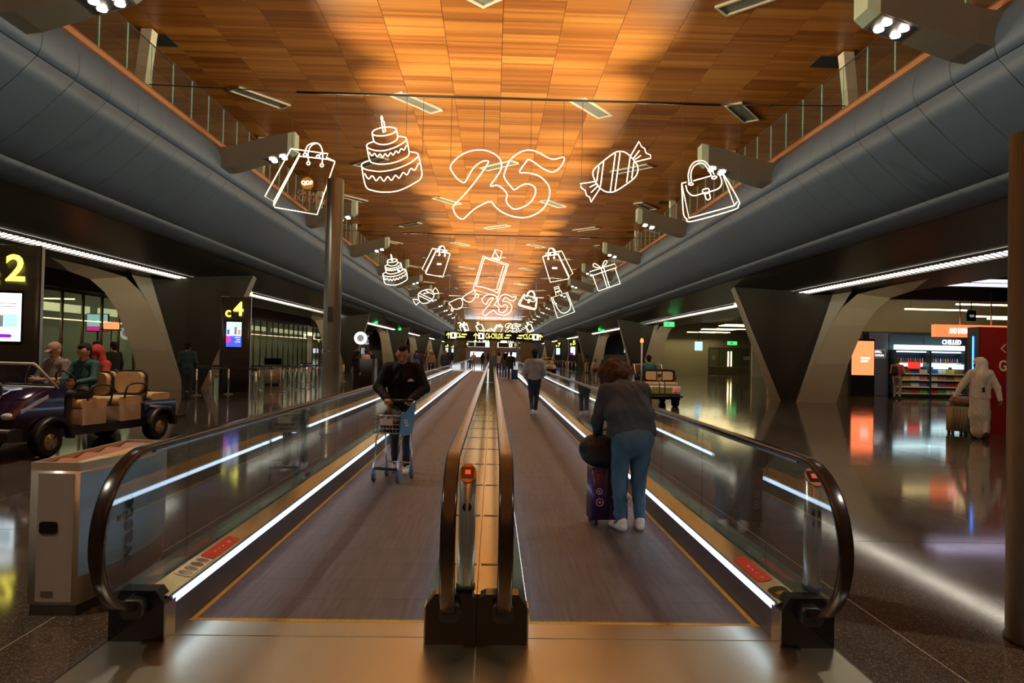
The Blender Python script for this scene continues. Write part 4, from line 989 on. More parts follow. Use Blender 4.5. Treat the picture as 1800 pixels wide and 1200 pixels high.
    if face and h < .02:
        body.cap(H+hf*.094*KH-hu*.005*KH, H+hf*.112*KH-hu*.035*KH, .009*KH, .014*KH, SK, .012)
        for e in (-1, 1):
            body.cap(H+hf*.088*KH+hu*.028*KH+hs*e*.018*KH, H+hf*.078*KH+hu*.026*KH+hs*e*.046*KH, .009*KH, .008*KH, SK, .008)
            body.ball(H+hf*.086*KH+hu*.006*KH+hs*e*.031*KH, .0075*KH, EY, .002, None, -.001); body.cap(H+hs*e*.078*KH+hu*.02*KH, H+hs*e*.076*KH-hu*.03*KH, .016*KH, .012*KH, SK, .01)
        body.cap(H+hf*.086*KH-hu*.068*KH+hs*.02*KH, H+hf*.086*KH-hu*.068*KH-hs*.02*KH, .009*KH, None, LI, .008, None, .002)
    elif face:
        body.ball(H+hf*.10*KH-hu*.02*KH, .016*KH, SK, .02)
    # hair
    if hairstyle in ('short', 'bald'):
        if hairstyle == 'short':
            hai.cap(H+hu*.055*KH-hf*.025*KH, H+hu*.085*KH+hf*.035*KH, .090*KH, .055*KH, HA, .02, (hs, .95)); hai.cap(H+hu*.03*KH-hf*.04*KH, H-hu*.05*KH-hf*.045*KH, .078*KH, .058*KH, HA, .02)
            for e in (-1, 1): hai.cap(H+hu*.05*KH+hs*e*.062*KH, H-hu*.0*KH+hs*e*.07*KH, .026*KH, .016*KH, HA, .015)
    elif hairstyle == 'curly':
        rr = random.Random(3)
        hai.ball(H+hu*.02*KH-hf*.01*KH, .135*KH, HA, .03)
        for q in range(46):
            d_ = unit([rr.gauss(0, 1), rr.gauss(0, 1), rr.gauss(0, 1)])
            if np.dot(d_, hf) > .55 and np.dot(d_, hu) < .3: continue
            hai.ball(H+hu*.02*KH-hf*.01*KH+d_*.112*KH, .046*KH*rr.uniform(.8, 1.15), HA, .012)
    elif hairstyle in ('long', 'scarf'):
        hai.cap(H+hu*.045*KH-hf*.018*KH, H+hu*.04*KH+hf*.02*KH, .10*KH, .092*KH, HA, .03); hai.cap(H-hf*.05*KH, j['nec']-fr*.06-up*.06*KH, .085*KH, .11*KH if hairstyle == 'scarf' else .08*KH, HA, .05)
        for e in (-1, 1): hai.cap(H+hs*e*.07*KH+hu*.02*KH, j['nec']+sh_ax*e*.09*KH-up*.03*KH+fr*.02, .035*KH, .05*KH, HA, .03)
        if hairstyle == 'scarf': hai.cap(j['nec']-up*.02*KH, j['che']+up*.06*KH, .10*KH, .14*KH, HA, .06, ff)
    elif hairstyle == 'cap':
        hai.cap(H+hu*.06*KH-hf*.015*KH, H+hu*.062*KH+hf*.02*KH, .090*KH, .084*KH, HA, .02, (hs, .95)); hai.cap(H+hu*.045*KH+hf*.08*KH, H+hu*.035*KH+hf*.15*KH, .052*KH, .045*KH, HA, .015, (hu, .22))
    if extra: extra(dict(body=body, clo=clo, tro=tro, sho=sho, hai=hai), j, dict(up=up, fr=fr, sh=sh_ax, hu=hu, hf=hf, hs=hs, K=K))
    ch = [body.mesh(h)] if split or not wr else [body.mesh(h, wr)]
    if hands:
        for i, s in enumerate('lr'):
            if s not in (hands if isinstance(hands, str) else 'lr'): continue
            d_ = unit(j['wr'+s]-j['el'+s]); 
            if hands_dir and s in hands_dir: d_ = unit(hands_dir[s])
            pn = (palms or {}).get(s, sh_ax*(1 if s == 'l' else -1)); side = 1 if s == 'r' else -1
            ch.append(hand(j['wr'+s], d_, pn, side, curl, SK, hand_h or max(.0055, h*.55), K*1.02))
    blob_obj('body', ch, mats, t)
    if split:
        blob_obj('jacket', [clo.mesh(h, wr)], mats, t)
        if legs: blob_obj('trousers', [tro.mesh(h, wr*.8, 2)], mats, t)
        if sho.p:
            for s in 'lr':
                b = Blob(); b.p = [q for q in sho.p if abs(q[0][0]-j['an'+s][0])+abs(q[0][1]-j['an'+s][1]) <= min(.12, 1)*1 and np.linalg.norm(q[0]-j['an'+s]) < np.linalg.norm(q[0]-j['an'+('r' if s == 'l' else 'l')])]
                if b.p: blob_obj('shoe', [b.mesh(min(h, .01))], mats, t)
    if hai.p: blob_obj({'scarf': 'head_scarf', 'cap': 'cap'}.get(hairstyle, 'hair'), [hai.mesh(min(h, .022))], mats, t)
    return t
M('eye_dark', (.02, .015, .012), .2); M('lip', (.26, .09, .07), .5)
M('jacket_black', (.010, .010, .011), .75, spec=.2, bump=.3, bs=30); M('trouser_black', (.016, .016, .02), .7); M('denim_jacket', (.040, .058, .086), .8, bump=.4, bs=140, var=.35, vs=5)
M('jeans_blue', (.045, .125, .215), .8, bump=.35, bs=140, var=.3, vs=4); M('shoe_white', (.62, .60, .58), .5); M('shirt_grey', (.30, .33, .36), .8, bump=.3, bs=60, var=.12)
M('trouser_navy', (.012, .015, .026), .7); M('jacket_green', (.010, .055, .048), .75, var=.15); M('thobe_white', (.62, .57, .48), .8, bump=.2, bs=12, var=.06); M('scarf_red', (.33, .025, .012), .8, var=.15)
M('shirt_tan', (.30, .17, .12), .8); M('coat_navy', (.018, .03, .06), .8); M('shirt_pink', (.45, .26, .22), .8); M('top_olive', (.08, .065, .04), .8); M('coat_black', (.012, .012, .014), .8); M('hair_blond', (.42, .27, .14), .6, bump=.5, bs=60)
M('top_cream', (.48, .36, .26), .8); M('jeans_bright', (.05, .12, .30), .8); M('shirt_redwhite', (.45, .09, .09), .8, var=.4, vs=8); M('trouser_grey', (.28, .28, .30), .8); M('maroon', (.10, .02, .02), .8); M('teal_shirt', (.02, .10, .10), .8); M('orange_chair', (.28, .09, .03), .5)
# ------------------------------------------------------------------ people on the walkways
XW_L, XW_R = WC-1.016, WC+1.016
# man with trolley, walking towards the camera
MANX, MANY = -1.235, 9.85
def man_extra(bl, j, f):
    c = bl['clo']; K = f['K']
    c.cap(j['nec']-f['up']*.045+f['sh']*.03, j['nec']-f['up']*.045-f['sh']*.03, .088*K, None, 1, .03)      # collar
    for s in 'lr': c.cap(j['wr'+s]-unit(j['wr'+s]-j['el'+s])*.035, j['wr'+s]-unit(j['wr'+s]-j['el'+s])*.01, .055*K, .05*K, 1, .008)
man = figure('man in a black zip jacket pushing the blue trolley', (MANX, MANY, 0), R(180), h=.011, height=1.74, split=True, top='jacket_black', low='trouser_black', shoe='shoe_white', skin='skin_a', hair='hair_black',
    J=dict(ell=(-.315, .05, 1.16), elr=(.315, .05, 1.16), wrl=(-.165, .285, 1.015), wrr=(.165, .285, 1.015), shl=(-.20, -.01, 1.42), shr=(.20, -.01, 1.42), knl=(-.09, .10, .50), anl=(-.09, .12, .09), tol=(-.10, .26, .03), knr=(.09, .03, .50), anr=(.09, -.10, .10), tor=(.10, .05, .035), hea=(0, .035, 1.615)),
    puffy=.028, wr=.0045, bulk=1.02, hands_dir={'l': (.15, .75, -.2), 'r': (-.15, .75, -.2)}, palms={'l': (0, -.2, -1), 'r': (0, -.2, -1)}, curl=1.05, extra=man_extra, jacket_len=.86)
MB().box(-.006, .006, 0, .012, -.28, .28).build('zip', ['black_gloss'], man, loc=(0, .158, 1.2))
lg = MB(); lg.prism([(-.045, -.012), (.045, -.012), (.03, .012), (0, .024), (-.03, .014)], 'y', 0, .006); lg.build('chest_logo', ['sticker_white'], man, loc=(-.13, .142, 1.26), rotz=R(12))
# trolley in front of him
M('trolley_blue', (.05, .16, .30), .35, var=.15); M('trolley_wire', (.55, .56, .58), .25, .9); M('bag_black', (.01, .009, .009), .5, bump=.5, bs=14); M('wheel_grey', (.06, .06, .065), .5); M('caster_blue', (.10, .25, .42), .35)
tr = thing('luggage_trolley', 'small blue and chrome trolley with a wire basket pushed by the man', 'trolley', (MANX+.05, MANY-.36, 0), R(165))
def W_(pts, r=.007, mat='trolley_wire', nm='frame_tube', n=6, par=tr, sm=False):
    m = MB(); m.tube(smooth_path(pts, 5) if sm else pts, r, n); return m.build(nm, [mat], par)
hw = .175
W_([(-hw, .0, 1.0), (hw, .0, 1.0)], .015, 'black', 'handle', 10)
for s in (-1, 1):
    W_([(s*hw, 0, 1.0), (s*hw, .06, .93), (s*hw, .12, .62), (s*hw, .10, .40), (s*hw, .05, .14)], .013, 'trolley_wire', 'leg', 8, sm=True)
    W_([(s*hw, .12, .64), (s*hw, .36, .60), (s*hw*.93, .46, .42), (s*hw*.93, .50, .14)], .013, 'trolley_wire', 'leg', 8, sm=True)
    W_([(s*hw*.97, .05, .16), (s*hw*.93, .50, .16)], .011, 'trolley_wire', 'base_rail', 8)
W_([(-hw*.9, .10, .20), (hw*.9, .10, .20)], .009); W_([(-hw*.9, .50, .17), (hw*.9, .50, .17)], .018, 'black', 'bumper', 8)
for x in (-.12, 0, .12): W_([(x, .10, .20), (x, .50, .18)], .005, nm='shelf_wire')
bs = MB()     # wire basket
bx0, bx1, by0, by1, bz0, bz1 = -hw+.01, hw-.01, .04, .50, .62, .84
for z in (bz0, .675, .73, .785, bz1):
    bs.tube([(bx0, by0, z), (bx1, by0, z), (bx1, by1, z), (bx0, by1, z)], .005 if z < bz1 else .008, 5, closed=True)
for k in range(9):
    x = bx0+(bx1-bx0)*k/8; bs.tube([(x, by1, bz1), (x, by1, bz0), (x, by0, bz0)], .004, 4)
for k in range(8):
    y = by0+(by1-by0)*k/7
    for x in (bx0, bx1): bs.tube([(x, y, bz0), (x, y, bz1)], .004, 4)
bs.build('wire_basket', ['trolley_wire'], tr)
MB().box(bx0, bx1, by0, by1, bz0-.012, bz0-.004).build('basket_floor', ['trolley_blue'], tr)
MB().box(-.08, .08, by1+.008, by1+.014, .72, .80).build('name_plate', ['sticker_white'], tr)
sp = MB(); sp.prism([(.0, .98), (.06, .985), (.30, .88), (.50, .86), (.52, .64), (.40, .58), (.14, .58), (.06, .70)], 'x', -hw-.016, -hw-.006); sp.build('side_panel', ['trolley_blue'], tr)
for i in range(3): MB().box(-hw-.019, -hw-.016, .24+.03*i, .36+.02*i, .70+.035*i, .715+.035*i).build('panel_mark', ['sticker_white'], tr)
for (x, y) in ((-hw, .06), (hw, .06), (-hw*.93, .50), (hw*.93, .50)):
    c = MB(); c.box(-.016, .016, -.02, .02, .10, .15); c.box(-.022, -.015, -.025, .02, .04, .11); c.box(.015, .022, -.025, .02, .04, .11); co = c.build('caster', ['caster_blue'], tr, loc=(x, y, 0))
    MB().lathe([(.03, -.012), (.05, -.012), (.05, .012), (.03, .012)], (0, -.01, .05), 18, 'x').build('wheel', ['wheel_grey'], co)
b = Blob(); b.cap((-.03, .16, .72), (.04, .30, .74), .11, .11, 0, .05); b.cap((-.03, .36, .72), (.04, .37, .72), .09, .09, 0, .05); b.cap((0, .2, .84), (.05, .3, .86), .07, .06, 0, .06)
bg = thing('holdall', 'black crumpled bag lying in the trolley basket', 'bag', (MANX+.05, MANY-.36, .625), R(165)); V, F, mi = b.mesh(.014, .004); V[:, 2] -= .625+.0; V[:, 2] = np.maximum(V[:, 2], .002)
blob_obj('bag_body', [(V, F, mi)], ['bag_black'], bg); MB().tube(smooth_path([(-.06, .2, .23), (-.02, .24, .30), (.06, .26, .30), (.1, .28, .23)], 5), .009, 6).build('strap', ['black'], bg)
# woman bent over, seen from behind
WX, WY = 1.33, 6.78
def wom_extra(bl, j, f):
    c = bl['clo']; K = f['K']
    c.cap(j['nec']-f['up']*.05+f['sh']*.05, j['nec']-f['up']*.05-f['sh']*.05, .075*K, None, 1, .03)
    c.cap(j['pel']+v3(-.10, .03, .02), j['pel']+v3(.10, .03, .02), .15*K, None, 1, .04, ((0, 1, 0), .85), 0.0, (j['pel']+v3(0, 0, -.03), v3(0, 0, -1)))
    c.cap(j['che']+v3(-.13, -.06, -.1), j['che']+v3(.13, -.06, -.1), .12*K, None, 1, .05)
wom = figure('woman in a denim jacket and jeans bent forward, seen from behind', (WX, WY, 0), R(6), h=.012, height=1.68, split=True, top='denim_jacket', low='jeans_blue', shoe='shoe_white', skin='skin_b', hair='hair_brown', hairstyle='curly', fem=True, bulk=1.16,
    J=dict(pel=(.02, -.02, .95), che=(-.01, .07, 1.25), nec=(-.045, .21, 1.43), hea=(-.075, .34, 1.51), shl=(-.22, .13, 1.36), shr=(.17, .13, 1.37), ell=(-.30, .14, 1.06), elr=(.24, .22, 1.10), wrl=(-.25, .30, .88), wrr=(.05, .44, .98), hil=(-.085, -.03, .90), hir=(.115, -.03, .90), knl=(-.10, .02, .49), knr=(.10, .02, .49), anl=(-.09, -.03, .09), anr=(.11, -.01, .09), tol=(-.13, .12, .03), tor=(.13, .14, .03)),
    wr=.0045, hands='lr', extra=wom_extra, jacket_len=.95, curl=.9)
M('case_purple', (.05, .012, .085), .35, var=.5, vs=9); M('case_swirl', (.45, .32, .42), .4); M('case_red', (.22, .02, .04), .4)
cs = thing('suitcase', 'small purple patterned suitcase with four wheels beside the bent woman', 'suitcase', (1.16, 7.02, 0), R(8))
c = MB(); c.rbox(-.185, .185, -.12, .12, .06, .56, .04, 'z', 4); c.build('shell', ['case_purple'], cs)
z = MB(); z.rbox(-.05, -.01, -.125, .125, .06, .562, .008, 'z', 2); z.build('zip_band', ['black'], cs)
rr = random.Random(5)
for i in range(16):
    x, zz = rr.choice((-.125, .05, .11, .13))+rr.uniform(-.02, .02), .10+.42*((i*5) % 16)/16
    ring = MB(); ra = rr.uniform(.018, .04)
    ring.tube([(x+ra*math.cos(2*math.pi*k/12), -.1215, zz+ra*math.sin(2*math.pi*k/12)) for k in range(12)], .005, 5, closed=True); ring.lathe([(ra*.4, -.001), (ra*.4, .001)], (x, -.1212, zz), 10, 'y'); ring.build('printed_ring', ['case_swirl' if i % 3 else 'case_red'], cs)
W_([(-.07, .10, .56), (-.07, .10, .86), (.07, .10, .86), (.07, .10, .56)], .009, 'steel_dark', 'pull_handle', 6, cs)
for x in (-.14, .14):
    for y in (-.085, .085):
        w = MB(); w.lathe([(.012, -.02), (.03, -.02), (.03, -.006), (.012, -.004), (.012, .004), (.03, .006), (.03, .02), (.012, .02)], (x, y, .031), 14, 'x'); w.box(x-.012, x+.012, y-.012, y+.012, .04, .065); w.build('wheel', ['wheel_grey'], cs)
b = Blob(); b.cap((-.11, -.02, .17), (.06, -.02, .17), .15, .15, 0, .05, ((0, 1, 0), .75)); b.cap((-.08, -.02, .10), (.08, -.02, .10), .09, .09, 0, .05)
hb = thing('handbag', 'rounded black bag resting on top of the purple suitcase', 'bag', (1.12, 6.98, .562), R(5)); V, F, mi = b.mesh(.012); V[:, 2] = np.maximum(V[:, 2]-.0, .002); blob_obj('bag_body', [(V, F, mi)], ['bag_black'], hb)
MB().tube(smooth_path([(-.06, -.02, .30), (-.02, -.02, .36), (.06, -.02, .36), (.1, -.02, .30)], 5), .008, 6).build('carry_handle', ['black'], hb)
# man in pale sweater
figure('man in a pale grey sweater and dark trousers walking away', (1.145, 19.3, 0), R(4), h=.016, height=1.78, split=True, top='shirt_grey', low='trouser_navy', shoe='shoe_white', skin='skin_a', hair='hair_black',
    J=dict(ell=(-.27, -.0, 1.13), elr=(.27, -.03, 1.13), wrl=(-.20, .16, .97), wrr=(.20, .16, .98), knl=(-.07, .02, .50), anl=(-.055, -.12, .12), tol=(-.06, .03, .03), knr=(.08, .06, .5), anr=(.06, .10, .09), tor=(.065, .24, .03)), puffy=.02, wr=.004, jacket_len=.93, palms={'l': (1, 0, 0), 'r': (-1, 0, 0)})
# far group on the same walkway
def q_fig(lab, x, y, rot, **k):
    k.setdefault('h', .028); return figure(lab, (x, y, 0), R(rot), **k)
q_fig('person in an olive top and bright jeans standing far along the walkway', .78, 45.5, 0, top='top_olive', low='jeans_bright', shoe='shoe_white', hairstyle='long', height=1.68)
q_fig('person in a long black coat beside the small blue suitcase', 1.16, 45.0, 0, top='coat_black', low='trouser_black', height=1.76)
q_fig('person in a maroon jacket between two walkers on the far walkway', .98, 47.5, 0, top='maroon', low='trouser_black', height=1.74)
q_fig('person in a pale pink top ahead of the far walkway group', .46, 50.5, 0, top='shirt_pink', low='trouser_black', height=1.70)
t = thing('suitcase', 'small blue suitcase beside the person in the black coat', 'suitcase', (1.40, 44.6, 0)); MB().rbox(-.2, .2, -.13, .13, .06, .66, .04).build('shell', ['coat_navy'], t); MB().tube([(-.08, 0, .66), (-.08, 0, .95), (.08, 0, .95), (.08, 0, .66)], .012, 5).build('pull_handle', ['steel'], t)
for x in (-.14, .14): MB().lathe([(.03, -.02), (.03, .02)], (x, 0, .03), 10, 'x').build('wheel', ['wheel_grey'], t)
# staff and travellers on the gate pillar side
p = on_floor(328, 702)
figure('staff member in a dark green jacket standing by the stanchions', (p.x, p.y, 0), R(10), h=.02, height=1.80, top='jacket_green', low='trouser_black', skin='skin_b', J=dict(wrl=(-.16, .2, .98), wrr=(.16, .2, .98)))
p = on_floor(625, 692)
figure('person in black leaning on the counter beside the round white sign', (p.x, p.y, 0), R(-60), h=.024, height=1.66, top='coat_black', low='coat_black', hairstyle='scarf', hair='coat_black')
p = on_floor(757, 664); q_fig('blond person in a cream top with a dark trolley at the walkway end', p.x, p.y, 180, top='top_cream', low='coat_black', hairstyle='long', hair='hair_blond')
p = on_floor(782, 667); q_fig('broad person in a navy coat beside the far steel post', p.x, p.y, 180, top='coat_navy', low='coat_black', hairstyle='bald', bulk=1.15, height=1.8)
for i, (px, py, c, lo, lab) in enumerate(((848, 646, 'coat_navy', 'coat_black', 'dark-clothed person far beyond the walkway end'), (832, 648, 'top_cream', 'trouser_grey', 'person in a cream top standing beyond the walkway'), (741, 652, 'maroon', 'coat_black', 'person in maroon near the blond traveller'), (732, 653, 'coat_navy', 'jeans_bright', 'person in jeans near the far gate counter'),
        (642, 668, 'shirt_pink', 'coat_black', 'person in a pale top queueing beside the round white sign'), (651, 664, 'coat_black', 'coat_black', 'second person queueing beside the round white sign'), (1031, 655, 'top_olive', 'top_cream', 'standing person in pale trousers by the seated crowd'), (938, 640, 'coat_navy', 'coat_black', 'person in navy far down the shop side'), (858, 641, 'coat_black', 'coat_navy', 'tiny dark figure far down the hall'))):
    p = on_floor(px, py); q_fig(lab, p.x, p.y, 180 if i % 2 else 20, top=c, low=lo, h=.035, hands=False, height=1.68+.03*(i % 4), hairstyle='long' if i % 3 == 0 else 'short')
# ------------------------------------------------------------------ golf carts
M('shirt_print', (.16, .12, .11), .8, var=.5, vs=14); M('cart_purple', (.022, .005, .030), .14, .3, coat=.5, var=.2); M('cart_navy', (.015, .015, .05), .2, .2, coat=.4); M('seat_tan', (.55, .36, .17), .5, bump=.2, bs=40); M('cart_beige', (.50, .40, .31), .5); M('tail_white', (.62, .57, .5), .35); M('tail_red', (.6, .02, .02), .3, emit=.6, ecol=(1, .03, .02)); M('tail_mustard', (.26, .22, .05), .4)
M('tyre', (.018, .017, .016), .8); M('rim_metal', (.45, .40, .33), .35, .8); M('lamp_glass', (.6, .6, .55), .15); M('beacon', (.8, .15, .02), .3, emit=2.5, ecol=(1, .22, .05)); M('cart_print', (.55, .45, .6), .5)
def golf_cart(label, loc, rotz, rear_view=False, beacon=False):
    t = thing('golf_cart', label, 'golf cart', loc, rotz)
    MB().box(-.52, .52, -1.55, 1.55, .26, .40).build('chassis', ['black'], t)
    c = MB(); c.prism([(.86, .40), (.86, .96), (1.02, 1.0), (1.25, .95), (1.5, .82), (1.68, .64), (1.74, .44), (1.62, .40)], 'x', -.55, .55, True); co = c.build('front_cowl', ['cart_purple'], t)
    for s in (-1, 1):
        MB().ell((s*.40, 1.66, .62), (.11, .06, .055), 12, 8).build('headlight', ['lamp_glass'], co)
        MB().prism([(1.15, .86), (1.6, .66), (1.6, .71), (1.15, .91)], 'x', s*.552-.004, s*.552+.004).build('side_print', ['cart_print'], co)
    MB().rbox(-.6, .6, 1.6, 1.84, .28, .46, .06, 'x').build('bumper', ['black'], t)
    for s in (-1, 1):
        for y in (1.15, -1.15):
            a = MB(); pts = [(y+.34*math.cos(R(k)), .25+.34*math.sin(R(k))) for k in range(0, 181, 15)]+[(y-.29*math.cos(R(k)), .25+.29*math.sin(R(k))) for k in range(0, 181, 15)]
            a.prism(pts, 'x', s*.60-.12, s*.60+.02, True); a.build('wheel_arch', ['black'], t)
            w = MB(); w.lathe([(.12, -.10), (.205, -.10), (.225, -.07), (.225, .07), (.205, .10), (.12, .10)], (s*.52, y, .225), 24, 'x'); wo = w.build('wheel', ['tyre'], t)
            r = MB(); r.lathe([(.125, -.01), (.118, .005), (.05, .012), (.03, .03)] if s > 0 else [(.03, -.03), (.05, -.012), (.118, -.005), (.125, .01)], (s*.615, y, .225), 20, 'x')
            for k in range(7):
                th = 2*math.pi*k/7; r.tube([(s*.63, y+.03*math.cos(th), .225+.03*math.sin(th)), (s*.628, y+.11*math.cos(th), .225+.11*math.sin(th))], .009, 5)
            r.build('rim', ['rim_metal'], wo)
    MB().box(-.52, .52, .80, .90, .86, 1.04).build('dashboard', ['black'], t)
    MB().tube([(-.28, .84, .90), (-.28, .58, 1.08)], .02, 8).build('steering_column', ['black'], t)
    sw = MB(); sw.tube([(-.28+.17*math.cos(2*math.pi*k/20), .56+.09*math.sin(2*math.pi*k/20), 1.10+.145*math.sin(2*math.pi*k/20)) for k in range(20)], .014, 6, closed=True)
    sw.tube([(-.45, .56, 1.10), (-.11, .56, 1.10)], .011, 5); sw.build('steering_wheel', ['black'], t)
    ws = MB()
    for s in (-1, 1): ws.tube([(s*.5, .93, .99), (s*.5, 1.35, 1.36)], .022, 6)
    ws.tube([(-.5, 1.35, 1.36), (.5, 1.35, 1.36)], .022, 6); ws.tube([(-.5, .95, 1.0), (.5, .95, 1.0)], .018, 6); wf = ws.build('windscreen_frame', ['tail_white'], t)
    m = MB(); m.poly([(-.48, .95, 1.0), (.48, .95, 1.0), (.48, 1.34, 1.35), (-.48, 1.34, 1.35)]); m.build('windscreen', ['clear_glass'], wf)
    def bench(y0, face):
        # face +1 looks forward
        MB().rbox(-.56, .56, y0-.24, y0+.24, .40, .66, .02, 'x').build('seat_box', ['cart_beige'], t)
        MB().rbox(-.55, .55, y0-.27, y0+.27, .665, .80, .055, 'x', 4).build('seat_cushion', ['seat_tan'], t)
        yb = y0-face*.30
        for s in (-1, 1):
            b = MB(); b.rbox(s*.28-.26, s*.28+.26, yb-.05, yb+.05, .84, 1.20, .10, 'y', 5); bo = b.build('backrest', ['seat_tan'], t)
            k = MB(); k.rbox(s*.28-.28, s*.28+.28, yb-face*.075-.025, yb-face*.075+.025, .82, 1.23, .11, 'y', 5); k.build('backrest_shell', ['black'], bo)
        for s in (-1, 1): MB().tube(smooth_path([(s*.57, yb, .70), (s*.60, yb, .98), (s*.60, y0+face*.1, 1.0), (s*.57, y0+face*.16, .78)], 4), .016, 6).build('arm_bar', ['black'], t)
    bench(.28, 1); bench(-.50, 1)
    MB().rbox(-.60, .60, -1.58, -.78, .42, .70, .05, 'x').build('rear_body', ['cart_navy' if not rear_view else 'tail_white'], t)
    MB().rbox(-.53, .53, -1.50, -1.02, .70, .82, .05, 'x', 4).build('rear_cushion', ['seat_tan'], t)
    MB().rbox(-.45, .45, -1.04, -.94, .88, 1.16, .06, 'y', 4).build('rear_backrest', ['seat_tan'], t)
    for s in (-1, 1): MB().prism([(-1.45, .52), (-.9, .60), (-.9, .64), (-1.45, .56)], 'x', s*.603-.003, s*.603+.003).build('side_print', ['cart_print'], t)
    MB().box(-.33, .33, -1.592, -1.58, .46, .66).build('tail_panel', ['tail_mustard'], t)
    for s in (-1, 1): MB().rbox(s*.45-.05, s*.45+.05, -1.60, -1.58, .52, .62, .015, 'y').build('tail_light', ['tail_red'], t)
    MB().rbox(-.64, .64, -1.80, -1.55, .34, .40, .02, 'x').build('foot_platform', ['black'], t)
    for s in (-.09, .09): MB().tube([(s, -1.05, .92), (s, -1.052, 1.18), (s, -1.06, .86), (s, -1.52, .835), (s, -1.61, .70), (s, -1.62, .40)], .014, 4).build('strap', ['black'], t)
    MB().box(-.06, .06, -1.08, -1.05, .98, 1.08).build('buckle', ['steel'], t)
    if beacon:
        MB().tube([(-.58, -.9, .70), (-.58, -.9, 2.12)], .03, 8).build('beacon_pole', ['tail_white'], t); MB().lathe([(.05, 0), (.06, .03), (.055, .10), (.02, .15)], (-.58, -.9, 2.12), 14).build('beacon_lamp', ['beacon'], t)
    return t
fw, rw = Vector((-6.43, 10.6, 0)), Vector((-5.9, 12.8, 0))
hd = (fw-rw).normalized(); rotL = math.atan2(-hd.x, hd.y); mid = (fw+rw)/2+Vector((hd.y, -hd.x, 0))*.60
cart1 = golf_cart('purple golf cart with tan seats carrying a driver in green past gate c2', (mid.x, mid.y, 0), rotL)
SEAT = dict(pel=(0, 0, .93), che=(0, -.05, 1.23), nec=(0, -.04, 1.41), hea=(0, .0, 1.56), shl=(-.185, -.04, 1.36), shr=(.185, -.04, 1.36), hil=(-.09, .02, .90), hir=(.09, .02, .90), knl=(-.13, .42, .91), knr=(.13, .42, .91), anl=(-.13, .47, .50), anr=(.13, .47, .50), tol=(-.13, .62, .44), tor=(.13, .62, .44), ell=(-.26, .08, 1.12), elr=(.26, .08, 1.12), wrl=(-.16, .32, 1.08), wrr=(.16, .32, 1.08))
def rider(lab, x, y, cart, rot, z=0, **k):
    p = cart.matrix_basis @ Vector((x, y, z)); return figure(lab, (p.x, p.y, z), rot, seat=True, **k)
rider('driver in a dark green jacket on the purple golf cart', -.28, .22, cart1, rotL, J=SEAT, h=.016, top='jacket_green', low='trouser_black', skin='skin_a', hands=True, split=True, wr=.003, height=1.72)
rider('cart passenger in a tan cap and patterned shirt beside the green driver', .28, .22, cart1, rotL, J=dict(SEAT, wrl=(.08, .26, 1.10), wrr=(-.08, .26, 1.10), ell=(-.28, .06, 1.10), elr=(.28, .06, 1.10)), h=.018, top='shirt_print', low='trouser_black', skin='skin_c', hairstyle='cap', hair='shirt_tan', sleeve='short', bulk=1.1, height=1.72)
rider('cart passenger in a bright red head scarf behind the driver', .20, -.56, cart1, rotL, J=SEAT, h=.02, top='scarf_red', low='coat_black', skin='skin_c', hairstyle='scarf', hair='scarf_red', height=1.70)
for px, py, lab, c in ((166, 712, 'standing person in green behind the golf cart', 'jacket_green'), (197, 708, 'standing person in black beside the red scarf passenger', 'coat_black')):
    p = on_floor(px, py); q_fig(lab, p.x, p.y, 60, top=c, low='coat_black', height=1.74, hands=False)
p = on_floor(1168, 716)
cart2 = golf_cart('pale golf cart with tan rear seat, red tail lights and beacon pole', (p.x, p.y+1.6, 0), R(-3), True, True)
rider('cart rider in a teal shirt ahead of the beacon pole', -.28, -.56, cart2, R(-3), J=SEAT, h=.03, top='teal_shirt', low='coat_black', hands=False)
p = on_floor(965, 657)
golf_cart('distant golf cart beside the man in the pale sweater', (p.x, p.y+1.6, 0), 0, True, False)

# ------------------------------------------------------------------ gate pillars
def stone():
    m, nt, b = nodes_of('pillar_stone'); N, L = nt.nodes, nt.links; tc = N.new('ShaderNodeTexCoord')
    br = N.new('ShaderNodeTexBrick'); mp = N.new('ShaderNodeMapping'); mp.inputs['Rotation'].default_value = (R(90), 0, 0); L.new(tc.outputs['Object'], mp.inputs[0]); L.new(mp.outputs[0], br.inputs[0])
    br.inputs['Scale'].default_value = 1; br.inputs['Brick Width'].default_value = 1.4; br.inputs['Row Height'].default_value = .42; br.inputs['Mortar Size'].default_value = .006
    br.inputs['Color1'].default_value = (.040, .034, .024, 1); br.inputs['Color2'].default_value = (.055, .046, .034, 1); br.inputs['Mortar'].default_value = (.02, .017, .012, 1)
    L.new(br.outputs[0], b.inputs['Base Color']); b.inputs['Roughness'].default_value = .3
stone()
M('gate_yellow', (.9, .85, .1), emit=2.6, ecol=(1, .88, .10)); M('screen_white', (.8, .85, .9), emit=2.2, ecol=(.82, .92, 1)); M('screen_sky', (.5, .7, .8), emit=1.2, ecol=(.45, .75, .85)); M('screen_violet', (.3, .05, .6), emit=1.0, ecol=(.25, .02, .65)); M('screen_blue', (.05, .08, .6), emit=1.4, ecol=(.06, .10, .75)); M('screen_pink', (.8, .05, .4), emit=1.5, ecol=(.9, .03, .35)); M('screen_city', (.5, .65, .9), emit=1.6, ecol=(.45, .62, .9))
M('screen_grey', (.4, .42, .45), emit=.5); M('screen_orange', (1, .25, .1), emit=1.9, ecol=(1, .19, .07))
